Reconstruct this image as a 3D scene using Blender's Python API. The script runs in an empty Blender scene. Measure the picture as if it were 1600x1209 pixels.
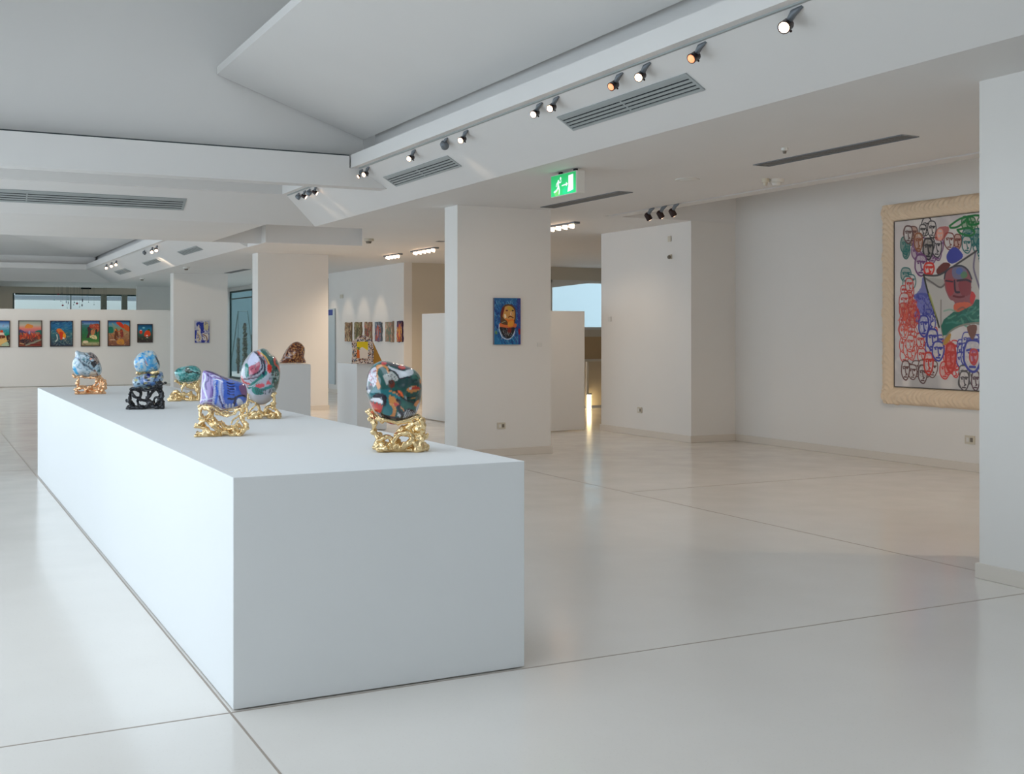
import bpy, bmesh, math, random
import numpy as np
from mathutils import Vector, Matrix, noise
random.seed(7)
SC = bpy.context.scene
COL = SC.collection
PI = math.pi
# ---------------------------------------------------------------- camera model (image 1600x1209)
FPX, CX, HY, EYE = 1800.0, 800.0, 521.0, 1.6
TH = math.radians(27.2)
CT, ST = math.cos(TH), math.sin(TH)
def ray(px, py):
    t = (px - CX) / FPX
    return Vector((t*CT + ST, CT - t*ST, (HY - py)/FPX))
ORG = Vector((0, 0, EYE))
def on_x(px, py, X):
    r = ray(px, py); return ORG + r*(X/r.x)
def on_y(px, py, Y):
    r = ray(px, py); return ORG + r*(Y/r.y)
def on_z(px, py, Z):
    r = ray(px, py); return ORG + r*((Z-EYE)/r.z)
def on_plane(px, py, p0, n):
    r = ray(px, py); k = (Vector(p0)-ORG).dot(n)/r.dot(n); return ORG + r*k

cam = bpy.data.cameras.new('camera'); co = bpy.data.objects.new('camera', cam); COL.objects.link(co)
cam.sensor_width = 36; cam.lens = 36*FPX/1600; cam.shift_y = (HY-604.5)/1600
co.location = ORG; co.rotation_euler = (PI/2, 0, -TH); cam.clip_end = 300
SC.camera = co
SC.view_settings.view_transform = 'Standard'; SC.view_settings.look = 'None'
SC.view_settings.gamma = 1; SC.view_settings.use_curve_mapping = False
SC.view_settings.exposure = 0.0

def lin(c):
    if isinstance(c, str):
        c = [int(c[i:i+2], 16) for i in (0, 2, 4)]
    return tuple(((v/255)/12.92 if v/255 <= .04045 else ((v/255+.055)/1.055)**2.4) for v in c[:3])
# ---------------------------------------------------------------- materials
def mat(name, color=(200,200,200), rough=.5, metal=0, spec=.5, emit=None, est=0, coat=0, bump=None, vcol=False, trans=0, ior=1.45, alpha=1):
    m = bpy.data.materials.new(name); m.use_nodes = True
    nt = m.node_tree; b = nt.nodes['Principled BSDF']
    b.inputs['Base Color'].default_value = (*lin(color), 1)
    b.inputs['Roughness'].default_value = rough; b.inputs['Metallic'].default_value = metal
    b.inputs['Specular IOR Level'].default_value = spec
    b.inputs['Coat Weight'].default_value = coat; b.inputs['Coat Roughness'].default_value = .05
    b.inputs['Transmission Weight'].default_value = trans; b.inputs['IOR'].default_value = ior
    b.inputs['Alpha'].default_value = alpha
    if emit: b.inputs['Emission Color'].default_value = (*lin(emit), 1); b.inputs['Emission Strength'].default_value = est
    if vcol:
        a = nt.nodes.new('ShaderNodeAttribute'); a.attribute_name = 'paint'
        nt.links.new(a.outputs['Color'], b.inputs['Base Color'])
        if vcol == 'emit':
            nt.links.new(a.outputs['Color'], b.inputs['Emission Color']); b.inputs['Emission Strength'].default_value = est
    if bump:
        sc_, st_, d_ = bump
        tc = nt.nodes.new('ShaderNodeTexCoord'); n = nt.nodes.new('ShaderNodeTexNoise')
        n.inputs['Scale'].default_value = sc_; n.inputs['Detail'].default_value = 4
        bp = nt.nodes.new('ShaderNodeBump'); bp.inputs['Strength'].default_value = st_; bp.inputs['Distance'].default_value = d_
        nt.links.new(tc.outputs['Object'], n.inputs['Vector']); nt.links.new(n.outputs['Fac'], bp.inputs['Height'])
        nt.links.new(bp.outputs['Normal'], b.inputs['Normal'])
    return m
def paint_mat(name, color, mot=.03):
    """matt wall paint with a faint roller mottle"""
    m = mat(name, color, .62, spec=.3, bump=(220, .08, .002))
    nt = m.node_tree; b = nt.nodes['Principled BSDF']
    tc = nt.nodes.new('ShaderNodeTexCoord'); n = nt.nodes.new('ShaderNodeTexNoise'); n.inputs['Scale'].default_value = .9; n.inputs['Detail'].default_value = 5
    cr = nt.nodes.new('ShaderNodeMix'); cr.data_type = 'RGBA'
    c = lin(color)
    cr.inputs[6].default_value = (*[v*(1-mot) for v in c], 1); cr.inputs[7].default_value = (*[min(1, v*(1+mot)) for v in c], 1)
    nt.links.new(tc.outputs['Object'], n.inputs['Vector']); nt.links.new(n.outputs['Fac'], cr.inputs[0])
    nt.links.new(cr.outputs[2], b.inputs['Base Color'])
    return m
M = {}
M['wall'] = paint_mat('white_wall_paint', (232,229,224))
M['ceil'] = paint_mat('white_ceiling_paint', (230,228,225))
M['plinth'] = paint_mat('white_plinth_paint', (236,238,238), .012)
M['base'] = mat('stone_skirting', (222,214,203), .35, bump=(40,.1,.002))
M['beige'] = paint_mat('cream_wall_paint', (212,202,184))
M['tan'] = mat('tan_panel', (196,166,128), .5)
M['grille'] = mat('grey_metal_grille', (168,174,174), .45, metal=.1)
M['dark'] = mat('dark_casing_and_shade', (22,24,26), .8)  # dark fittings, plus painted shade behind vent slats and in the groove
M['slot'] = mat('grey_slot_diffuser', (112,108,104), .5)
M['lampgrey'] = mat('grey_lamp_bracket', (120,126,132), .4, metal=.3)
M['lampdark'] = mat('dark_lamp_barrel', (48,28,26), .35, metal=.2)
M['lens'] = mat('glowing_lamp_lens', (255,225,200), .3, emit=(255,214,180), est=9)
M['lensdim'] = mat('dim_lamp_lens', (225,150,110), .3, emit=(235,150,105), est=1.6)
M['plastic'] = mat('cream_plastic', (206,198,180), .4)
M['plasticw'] = mat('white_plastic', (222,220,214), .4)
M['plasticd'] = mat('grey_plastic', (120,112,100), .5)
M['frame'] = mat('dark_wood_edge', (58,40,34), .5)
M['glass'] = mat('green_tinted_glass', (236,248,248), .0, trans=1, ior=1.05)
M['metaldk'] = mat('dark_green_metal', (60,82,80), .4, metal=.3)
M['metal'] = mat('brushed_metal', (170,172,172), .3, metal=.9)
M['black'] = mat('black_lacquer', (22,22,28), .25, coat=.4)
M['tube'] = mat('fluorescent_tube', (255,240,205), .3, emit=(255,226,170), est=14)
M['yellowlamp'] = mat('yellow_lamp', (250,200,40), .3, emit=(255,190,20), est=3)
M['sky'] = mat('pale_courtyard_wall', (246,250,250), .8)
M['leaf'] = mat('dark_foliage', (70,76,62), .7)
M['trunk'] = mat('dark_trunk', (50,44,38), .8)
M['canvas'] = mat('painted_canvas', rough=.45, vcol=True, spec=.3)
M['varnish'] = mat('varnished_canvas', rough=.25, vcol=True, spec=.45)
M['glaze'] = mat('glossy_painted_ceramic', rough=.12, vcol=True, coat=1, spec=.5)
M['signface'] = mat('lit_sign_face', rough=.4, vcol='emit', est=.55)
# gold leaf cast metal
g = mat('cast_gold', (240,212,162), .24, metal=1.0, bump=(70,.5,.004)); M['gold'] = g
# carved cream frame
M['carved'] = mat('carved_cream_wood', (236,212,182), .6, bump=(60,.3,.004))
# polished stone floor with joints
def floor_mat():
    m = bpy.data.materials.new('polished_pale_stone'); m.use_nodes = True
    nt = m.node_tree; b = nt.nodes['Principled BSDF']; N = nt.nodes.new; L = nt.links.new
    tc = N('ShaderNodeTexCoord')
    n1 = N('ShaderNodeTexNoise'); n1.inputs['Scale'].default_value = .55; n1.inputs['Detail'].default_value = 6
    n2 = N('ShaderNodeTexVoronoi'); n2.inputs['Scale'].default_value = 60
    L(tc.outputs['Object'], n1.inputs['Vector']); L(tc.outputs['Object'], n2.inputs['Vector'])
    r1 = N('ShaderNodeValToRGB'); r1.color_ramp.elements[0].position = .3; r1.color_ramp.elements[1].position = .75
    r1.color_ramp.elements[0].color = (*lin((228,222,214)), 1); r1.color_ramp.elements[1].color = (*lin((238,233,226)), 1)
    L(n1.outputs['Fac'], r1.inputs[0])
    r2 = N('ShaderNodeValToRGB'); r2.color_ramp.elements[0].color = (.9,.89,.87,1); r2.color_ramp.elements[1].color = (1,1,1,1); r2.color_ramp.elements[1].position = .25
    L(n2.outputs['Distance'], r2.inputs[0])
    mx = N('ShaderNodeMix'); mx.data_type = 'RGBA'; mx.blend_type = 'MULTIPLY'; mx.inputs[0].default_value = .6
    L(r1.outputs[0], mx.inputs[6]); L(r2.outputs[0], mx.inputs[7])
    L(mx.outputs[2], b.inputs['Base Color'])
    n3 = N('ShaderNodeTexNoise'); n3.inputs['Scale'].default_value = 2.5; n3.inputs['Detail'].default_value = 5
    L(tc.outputs['Object'], n3.inputs['Vector'])
    mr = N('ShaderNodeMapRange'); mr.inputs[3].default_value = .10; mr.inputs[4].default_value = .24
    L(n3.outputs['Fac'], mr.inputs[0]); L(mr.outputs[0], b.inputs['Roughness'])
    b.inputs['Specular IOR Level'].default_value = .6
    return m
M['floor'] = floor_mat()
M['joint'] = mat('brown_joint', (166,154,142), .6)
M['copper'] = mat('cast_rose_gold', (244,196,152), .22, metal=1.0, bump=(70,.5,.004))
# amber glaze
def amber():
    m = mat('amber_speckled_glaze', (150,70,30), .15, coat=1)
    nt = m.node_tree; b = nt.nodes['Principled BSDF']
    tc = nt.nodes.new('ShaderNodeTexCoord'); v = nt.nodes.new('ShaderNodeTexNoise'); v.inputs['Scale'].default_value = 38; v.inputs['Detail'].default_value = 3
    r = nt.nodes.new('ShaderNodeValToRGB'); e = r.color_ramp.elements
    e[0].position = .38; e[0].color = (*lin((66,22,10)), 1); e[1].position = .62; e[1].color = (*lin((206,150,90)), 1)
    x = e.new(.5); x.color = (*lin((128,56,24)), 1)
    nt.links.new(tc.outputs['Object'], v.inputs['Vector']); nt.links.new(v.outputs['Fac'], r.inputs[0]); nt.links.new(r.outputs[0], b.inputs['Base Color'])
    return m
M['amber'] = amber()

# ---------------------------------------------------------------- object helpers
def link_mesh(name, me, material=None, parent=None):
    o = bpy.data.objects.new(name, me); COL.objects.link(o)
    if material is not None:
        for m in (material if isinstance(material, (list, tuple)) else [material]): me.materials.append(m)
    if parent is not None: o.parent = parent
    return o
class MB:
    def __init__(s): s.v = []; s.f = []; s.mi = []
    def add(s, vs, fs, mi=0):
        n = len(s.v); s.v += [tuple(v) for v in vs]; s.f += [tuple(i+n for i in f) for f in fs]; s.mi += [mi]*len(fs); return s
    def quad(s, a, b, c, d, mi=0): return s.add([a, b, c, d], [(0,1,2,3)], mi)
    def box(s, x0, x1, y0, y1, z0, z1, mi=0):
        vs = [(x,y,z) for z in (z0,z1) for y in (y0,y1) for x in (x0,x1)]
        return s.add(vs, [(0,2,3,1),(4,5,7,6),(0,1,5,4),(2,6,7,3),(0,4,6,2),(1,3,7,5)], mi)
    def obox(s, c, u, v, n, lu, lv, ln, mi=0):
        """oriented box centred on c"""
        c = Vector(c); u = Vector(u).normalized()*lu/2; v = Vector(v).normalized()*lv/2; n = Vector(n).normalized()*ln/2
        vs = [c + a*u + b*v + k*n for k in (-1,1) for b in (-1,1) for a in (-1,1)]
        return s.add(vs, [(0,2,3,1),(4,5,7,6),(0,1,5,4),(2,6,7,3),(0,4,6,2),(1,3,7,5)], mi)
    def prism(s, poly, axis, a, b, mi=0):
        """poly: list of 2D points; extruded along axis from a to b"""
        def P(p, w):
            return {'x': (w, p[0], p[1]), 'y': (p[0], w, p[1]), 'z': (p[0], p[1], w)}[axis]
        n = len(poly)
        s.add([P(p, a) for p in poly] + [P(p, b) for p in poly],
              [tuple(range(n)), tuple(range(2*n-1, n-1, -1))] + [(i, i+n, (i+1)%n+n, (i+1)%n) for i in range(n)], mi)
        return s
    def tube(s, pts, r, seg=10, mi=0, caps=True):
        pts = [Vector(p) for p in pts]; rs = r if isinstance(r, (list, tuple)) else [r]*len(pts)
        vs = []; fs = []; up = None
        for i, p in enumerate(pts):
            d = (pts[min(i+1, len(pts)-1)] - pts[max(i-1, 0)]).normalized()
            if up is None or abs(up.dot(d)) > .98:
                up = Vector((0,0,1)) if abs(d.z) < .9 else Vector((1,0,0))
            a = d.cross(up).normalized(); b = d.cross(a).normalized(); up = -b if False else up
            for k in range(seg):
                t = 2*PI*k/seg; vs.append(p + (a*math.cos(t) + b*math.sin(t))*rs[i])
        for i in range(len(pts)-1):
            for k in range(seg):
                fs.append((i*seg+k, i*seg+(k+1)%seg, (i+1)*seg+(k+1)%seg, (i+1)*seg+k))
        if caps:
            fs.append(tuple(range(seg-1, -1, -1))); fs.append(tuple(range((len(pts)-1)*seg, len(pts)*seg)))
        return s.add(vs, fs, mi)
    def ball(s, c, r, n=8, mi=0, sc=(1,1,1)):
        vs = [(c[0], c[1], c[2]-r*sc[2])]; 
        for i in range(1, n):
            ph = -PI/2 + PI*i/n
            for k in range(2*n):
                t = PI*k/n; vs.append((c[0]+r*sc[0]*math.cos(ph)*math.cos(t), c[1]+r*sc[1]*math.cos(ph)*math.sin(t), c[2]+r*sc[2]*math.sin(ph)))
        vs.append((c[0], c[1], c[2]+r*sc[2])); fs = []; m = 2*n
        for k in range(m): fs.append((0, 1+(k+1)%m, 1+k))
        for i in range(n-2):
            for k in range(m): fs.append((1+i*m+k, 1+i*m+(k+1)%m, 1+(i+1)*m+(k+1)%m, 1+(i+1)*m+k))
        e = len(vs)-1
        for k in range(m): fs.append((e, 1+(n-2)*m+k, 1+(n-2)*m+(k+1)%m))
        return s.add(vs, fs, mi)
    def build(s, name, material=None, parent=None, smooth=False, origin=None, bevel=0):
        me = bpy.data.meshes.new(name)
        vs = s.v
        if origin is not None: vs = [(v[0]-origin[0], v[1]-origin[1], v[2]-origin[2]) for v in vs]
        me.from_pydata(vs, [], s.f); 
        bm = bmesh.new(); bm.from_mesh(me); bmesh.ops.recalc_face_normals(bm, faces=bm.faces); bm.to_mesh(me); bm.free()
        o = link_mesh(name, me, material, parent)
        if any(s.mi): me.polygons.foreach_set('material_index', s.mi)
        if smooth: me.polygons.foreach_set('use_smooth', [True]*len(me.polygons))
        if origin is not None: o.location = origin
        if bevel:
            b = o.modifiers.new('soft_edges', 'BEVEL'); b.width = bevel; b.segments = 2; b.limit_method = 'ANGLE'
        return o
def tag(o, label, cat, group=None, kind=None):
    o['label'] = label; o['category'] = cat
    if group: o['group'] = group
    if kind: o['kind'] = kind
    return o
def struct(o): o['kind'] = 'structure'; return o
def empty(name, loc, label, cat, group=None, rz=0):
    o = bpy.data.objects.new(name, None); COL.objects.link(o); o.location = loc; o.rotation_euler = (0,0,rz); o.empty_display_size = .1
    return tag(o, label, cat, group)
def copy_tree(o, parent=None):
    c = o.copy(); COL.objects.link(c); c.parent = parent
    for ch in list(o.children): copy_tree(ch, c)
    return c

# ---------------------------------------------------------------- painter (numpy colour field -> vertex colours)
class Pic:
    def __init__(s, x0, x1, y0, y1, n, bg):
        """coordinate window x0..x1, y0..y1 (y downwards), n samples across the wider side"""
        s.x0, s.x1, s.y0, s.y1 = x0, x1, y0, y1
        k = n/max(x1-x0, y1-y0); s.W = max(8, int((x1-x0)*k)); s.H = max(8, int((y1-y0)*k))
        s.a = np.zeros((s.H, s.W, 3)); s.a[:] = lin(bg)
        s.X, s.Y = np.meshgrid(np.linspace(x0, x1, s.W), np.linspace(y0, y1, s.H))
        s.rng = np.random.RandomState(5)
    def _box(s, xs, ys, pad):
        i0 = int((min(xs)-pad-s.x0)/(s.x1-s.x0)*(s.W-1)); i1 = int((max(xs)+pad-s.x0)/(s.x1-s.x0)*(s.W-1))+2
        j0 = int((min(ys)-pad-s.y0)/(s.y1-s.y0)*(s.H-1)); j1 = int((max(ys)+pad-s.y0)/(s.y1-s.y0)*(s.H-1))+2
        i0, i1 = max(0, i0), min(s.W, i1); j0, j1 = max(0, j0), min(s.H, j1)
        return (slice(j0, j1), slice(i0, i1)) if i1 > i0 and j1 > j0 else None
    def _mix(s, sl, m, c, a):
        m = (m*a)[..., None]; s.a[sl] = s.a[sl]*(1-m) + np.array(lin(c))*m
    def poly(s, pts, c, a=1.0, smooth=True):
        if smooth: pts = smooth_closed(pts)
        xs = [p[0] for p in pts]; ys = [p[1] for p in pts]; sl = s._box(xs, ys, 1)
        if not sl: return s
        X, Y = s.X[sl], s.Y[sl]; ins = np.zeros(X.shape, bool); n = len(pts)
        for i in range(n):
            xa, ya = pts[i]; xb, yb = pts[(i+1) % n]
            if ya == yb: continue
            c1 = ((ya > Y) != (yb > Y)) & (X < (xb-xa)*(Y-ya)/(yb-ya)+xa); ins ^= c1
        s._mix(sl, ins.astype(float), c, a); return s
    def ell(s, cx, cy, rx, ry, c, a=1.0, rot=0):
        sl = s._box([cx-max(rx,ry), cx+max(rx,ry)], [cy-max(rx,ry), cy+max(rx,ry)], 1)
        if not sl: return s
        X, Y = s.X[sl]-cx, s.Y[sl]-cy; r = math.radians(rot)
        u = X*math.cos(r)+Y*math.sin(r); v = -X*math.sin(r)+Y*math.cos(r)
        d = (u/rx)**2+(v/ry)**2; s._mix(sl, np.clip((1.15-d)/.3, 0, 1), c, a); return s
    def line(s, pts, w, c, a=1.0, curve=True):
        if curve and len(pts) > 2: pts = smooth_open(pts)
        xs = [p[0] for p in pts]; ys = [p[1] for p in pts]; sl = s._box(xs, ys, w)
        if not sl: return s
        X, Y = s.X[sl], s.Y[sl]; D = np.full(X.shape, 1e9)
        for (xa, ya), (xb, yb) in zip(pts[:-1], pts[1:]):
            dx, dy = xb-xa, yb-ya; L2 = dx*dx+dy*dy+1e-9
            t = np.clip(((X-xa)*dx+(Y-ya)*dy)/L2, 0, 1)
            D = np.minimum(D, (X-xa-t*dx)**2+(Y-ya-t*dy)**2)
        D = np.sqrt(D); px = (s.x1-s.x0)/s.W
        s._mix(sl, np.clip((w/2-D)/px+.5, 0, 1), c, a); return s
    def field(s, scale, seed, oct=3):
        """smooth value noise 0..1 over the window"""
        r = np.random.RandomState(seed); out = np.zeros((s.H, s.W)); amp = 1; tot = 0
        for o in range(oct):
            gx = int((s.x1-s.x0)/scale)+3; gy = int((s.y1-s.y0)/scale)+3; g_ = r.rand(gy, gx)
            u = (s.X-s.x0)/scale; v = (s.Y-s.y0)/scale; i = u.astype(int); j = v.astype(int); fu = u-i; fv = v-j
            fu = fu*fu*(3-2*fu); fv = fv*fv*(3-2*fv)
            out += amp*((g_[j,i]*(1-fu)+g_[j,i+1]*fu)*(1-fv)+(g_[j+1,i]*(1-fu)+g_[j+1,i+1]*fu)*fv); tot += amp; amp *= .5; scale /= 2
        return out/tot
    def blotch(s, scale, seed, lo, hi, c, a=1.0, region=None):
        f = s.field(scale, seed); m = np.clip((f-lo)/(hi-lo+1e-6), 0, 1)
        if region: 
            x0, x1, y0, y1 = region; m = m*((s.X > x0) & (s.X < x1) & (s.Y > y0) & (s.Y < y1))
        s._mix((slice(None), slice(None)), m, c, a); return s
    def grad(s, stops):
        """vertical bands: stops [(y, colour)...]"""
        ys = [t[0] for t in stops]; cs = np.array([lin(t[1]) for t in stops])
        for k in range(3): s.a[..., k] = np.interp(s.Y, ys, cs[:, k])
        return s
    def strokes(s, n, cols, w, L, region=None, ang=0, sp=3.1, a=.8, seed=1):
        r = random.Random(seed); x0, x1, y0, y1 = region or (s.x0, s.x1, s.y0, s.y1)
        for _ in range(n):
            x = r.uniform(x0, x1); y = r.uniform(y0, y1); t = ang + r.uniform(-sp, sp); l = L*r.uniform(.4, 1)
            k = r.uniform(-.4, .4)*l
            p = [(x, y), (x+l*math.cos(t)/2-k*math.sin(t), y+l*math.sin(t)/2+k*math.cos(t)), (x+l*math.cos(t), y+l*math.sin(t))]
            s.line(p, w*r.uniform(.5, 1.2), r.choice(cols), a)
        return s
    def sample(s, x, y):
        u = np.clip((np.asarray(x)-s.x0)/(s.x1-s.x0)*(s.W-1), 0, s.W-1.001); v = np.clip((np.asarray(y)-s.y0)/(s.y1-s.y0)*(s.H-1), 0, s.H-1.001)
        i = u.astype(int); j = v.astype(int); fu = (u-i)[:,None]; fv = (v-j)[:,None]
        return (s.a[j,i]*(1-fu)+s.a[j,i+1]*fu)*(1-fv)+(s.a[j+1,i]*(1-fu)+s.a[j+1,i+1]*fu)*fv
def smooth_closed(p, k=4):
    out = []; n = len(p)
    for i in range(n):
        a, b, c, d = p[i-1], p[i], p[(i+1) % n], p[(i+2) % n]
        for j in range(k):
            t = j/k; out.append(tuple(.5*((2*b[q])+(-a[q]+c[q])*t+(2*a[q]-5*b[q]+4*c[q]-d[q])*t*t+(-a[q]+3*b[q]-3*c[q]+d[q])*t**3) for q in range(len(b))))
    return out
def smooth_open(p, k=4):
    out = []; n = len(p)
    for i in range(n-1):
        a, b, c, d = p[max(i-1,0)], p[i], p[i+1], p[min(i+2,n-1)]
        for j in range(k):
            t = j/k; out.append(tuple(.5*((2*b[q])+(-a[q]+c[q])*t+(2*a[q]-5*b[q]+4*c[q]-d[q])*t*t+(-a[q]+3*b[q]-3*c[q]+d[q])*t**3) for q in range(len(b))))
    out.append(tuple(p[-1])); return out
def set_paint(me, rgb):
    at = me.color_attributes.new('paint', 'FLOAT_COLOR', 'POINT'); n = len(me.vertices)
    c = np.ones((n, 4), np.float32); c[:, :3] = np.clip(rgb, 0, 1); at.data.foreach_set('color', c.ravel())
def painted_panel(name, pic, corner, ux, uz, w, h, nrm, material, parent, relief=0.0, thick=0):
    """flat canvas: corner = top-left, ux along width, uz downwards; grid mesh carrying the painting"""
    W, H = pic.W, pic.H
    I, J = np.meshgrid(np.arange(W), np.arange(H)); u = I.ravel()/(W-1); v = J.ravel()/(H-1)
    lum = pic.a.mean(axis=2).ravel()
    co_ = np.array(corner)[None]+np.outer(u*w, np.array(ux))+np.outer(v*h, np.array(uz))+np.outer(relief*(lum-.5), np.array(nrm))
    a = (J[:-1,:-1]*W+I[:-1,:-1]).ravel(); q = np.stack([a, a+1, a+W+1, a+W], 1)
    me = bpy.data.meshes.new(name); me.vertices.add(W*H); me.vertices.foreach_set('co', co_.ravel())
    nq = len(q); me.loops.add(nq*4); me.loops.foreach_set('vertex_index', q.ravel())
    me.polygons.add(nq); me.polygons.foreach_set('loop_start', np.arange(nq)*4); me.update(calc_edges=True)
    set_paint(me, pic.a.reshape(-1, 3)); me.validate()
    # fold the rim back so the canvas has thickness
    return link_mesh(name, me, material, parent)
# ================================================================ the room shell
ZC = 3.25                                   # low ceiling
XS, XT, ZT, XB = 5.42, 4.79, 3.63, 4.70     # slope foot, slope head, head height, fascia face
NS = Vector((ZT-ZC, 0, XS-XT)).normalized() # normal of the long slope
# floor with narrow joints
m = MB(); m.box(-4.2, 20, -4.2, 46, -.12, 0)
for (x0, x1, y0, y1) in [(-4.1, 6.12, 4.862, 4.872), (1.160, 1.170, -4, 4.862), (1.160, 1.170, 4.872, 37.3), (6.33, 6.34, 5.35, 13.4),
                         (-4.1, 6.1, 14.6, 14.612), (6.33, 6.34, 13.9, 16.3), (6.4, 10.8, 9.8, 9.81)]:
    m.box(x0, x1, y0, y1, -.01, .0008, 1)
struct(m.build('floor', [M['floor'], M['joint']]))
# walls
RW = 10.85
m = MB(); m.box(RW, RW+.25, -4.2, 13.8, 0, 4.3); struct(m.build('wall_right', M['wall']))
m = MB(); m.box(RW-.018, RW, -4.0, 13.78, 0, .1); struct(m.build('baseboard_right', M['base'], bevel=.004))
m = MB(); m.box(-2.4, 3.0, -4.4, -4.2, 0, 7.2); m.box(6.66, 20, -4.4, -4.2, 0, 7.2); m.box(3.0, 6.66, -4.4, -4.2, 0, .35); m.box(3.0, 6.66, -4.4, -4.2, 2.75, 7.2); struct(m.build('wall_back', M['wall']))
m = MB()
for x in (3.0, 4.8, 6.6): m.box(x, x+.06, -4.36, -4.26, .35, 2.75)
m.box(3.06, 6.6, -4.36, -4.26, .35, .41); m.box(3.06, 6.6, -4.36, -4.26, 2.69, 2.75); struct(m.build('window_8', M['metal']))  # unseen window added behind the camera to bring in fill daylight
m = MB(); m.box(-2.4, -2.2, -4.2, 46, 0, .35)
WY = [(3.0, 9.4), (10.0, 16.4), (17.0, 23.4), (24.0, 30.4), (31.0, 37.0)]
prev = -4.2
for a, b in WY + [(46, 46)]:
    m.box(-2.4, -2.2, prev, a, .35, 7.2 if a < 20 else 4.8); prev = b
for a, b in WY: m.box(-2.4, -2.2, a, b, 3.2, 7.2 if a < 20 else 4.8)
struct(m.build('wall_left', M['wall']))
for i, (a, b) in enumerate(WY):
    top = 3.2; m = MB(); f = .05
    m.box(-2.36, -2.26, a, a+f, .35, top); m.box(-2.36, -2.26, b-f, b, .35, top); m.box(-2.36, -2.26, a+f, b-f, .35, .35+f); m.box(-2.36, -2.26, a+f, b-f, top-f, top)
    for k in (1, 2): y = a+(b-a)*k/3; m.box(-2.35, -2.27, y-.025, y+.025, .4, top-.05)
    struct(m.build('window_%d' % (i+3), M['metal']))
# far facade with the high window band
FY = 44.0
m = MB(); m.box(-4.2, 2.9, FY, FY+.25, 0, ZC); m.box(2.9, 7.6, FY, FY+.25, 3.02, ZC); m.box(2.9, 7.6, FY, FY+.25, 0, 1.2); m.box(7.6, 10, FY, FY+.25, 0, ZC)
struct(m.build('wall_far', M['beige']))
m = MB()
zb, zt = 1.2, 3.02
for x, w_ in ((2.9, .05), (4.8, .03), (7.5, .06)): m.box(x, x+w_, FY-.02, FY+.1, zb, zt)
m.box(2.97, 7.6, FY-.02, FY+.1, zt-.06, zt); m.box(2.97, 7.6, FY-.02, FY+.1, zb, zb+.05)
struct(m.build('window_1', M['metaldk']))
m = MB(); m.box(5.84, 6.04, FY-.04, FY+.12, zb, zt); m.box(6.56, 6.76, FY-.04, FY+.12, zb, zt); struct(m.build('trim_6', mat('sage_post', (128,134,122), .6)))
m = MB(); m.box(2.97, 7.55, FY+.03, FY+.04, zb+.05, zt-.06); gl = m.build('window_1_glass', M['glass']); struct(gl); gl.name = 'window_1'
m = MB(); m.box(6.75, 10, 41.8, 42.0, 0, ZC); struct(m.build('wall_end', M['wall']))
# side wall with the row of six reliefs, and the glazed stretch after it
m = MB(); m.box(10.0, 10.2, 24.95, 30.5, 0, ZC); struct(m.build('wall_side', M['wall']))
m = MB(); m.box(9.985, 10.0, 24.95, 30.5, 0, .1); struct(m.build('baseboard_side', M['base']))
m = MB()
ys = [30.5, 33.2, 35.9, 38.6, 41.8]
for y in ys: m.box(9.98, 10.06, y, y+.06, 0, 3.12)
m.box(9.98, 10.06, 30.5, 41.8, 3.06, 3.12); m.box(9.98, 10.06, 30.5, 41.8, 0, .06); m.box(9.985, 10.055, 30.5, 41.8, 2.82, 2.86)
struct(m.build('window_2', M['metaldk']))
m = MB(); m.box(10.015, 10.025, 30.56, 41.8, .06, 3.06); struct(m.build('window_2', M['glass']))
m = MB(); m.box(9.98, 10.2, 30.5, 44, 3.12, ZC); struct(m.build('trim_lintel', M['wall']))
# wall closing the corridor on the right, with its high window
BY = 24.95
m = MB(); m.box(10.2, 13.85, BY, BY+.25, 0, ZC); m.box(13.85, 20, BY, BY+.25, 2.93, ZC); m.box(13.85, 20, BY, BY+.25, 1.52, 1.70)
struct(m.build('wall_corridor', M['beige']))
m = MB(); m.box(13.85, 13.93, BY-.03, BY+.2, 1.7, 2.93); m.box(13.85, 20, BY-.03, BY+.2, 2.87, 2.93); m.box(13.85, 20, BY-.03, BY+.15, 1.7, 1.76); m.box(17.2, 17.28, BY-.02, BY+.15, 1.76, 2.87)
m.prism([(13.93, 2.87), (15.0, 2.87), (13.93, 2.74)], 'y', BY-.01, BY+.12)
struct(m.build('window_3b', M['plasticw'])).name = 'window_9'
m = MB(); m.box(13.85, 20, BY, BY+.2, .95, 1.52); struct(m.build('trim_1', M['tan']))
m = MB(); m.box(13.85, 20, BY-.04, BY+.24, .9, .95); struct(m.build('trim_2', M['plasticw']))
m = MB(); m.box(13.85, 20, BY+.05, BY+.2, 0, .9); struct(m.build('wall_stair', M['beige']))
m = MB(); m.box(20, 20.2, -4.2, 25.2, 0, 4.3); m.box(10.85, 20, 16.3, 16.5, 0, ZC); struct(m.build('wall_outer', M['beige']))
m = MB(); pass
# --- ceilings
m = MB()
T = .3
m.prism([(XS, ZC), (XT, ZT), (XB, ZT), (XB, ZT+.16), (5.1, ZT+.16), (5.1, 4.2), (5.02, 4.2), (4.95, 4.03), (3.12, 4.66), (3.12, 4.75), (5.2, 4.75), (XS, 4.6)], 'y', -4.2, 13.7)
struct(m.build('ceiling_slope', M['ceil'])).name = 'ceiling'
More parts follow.
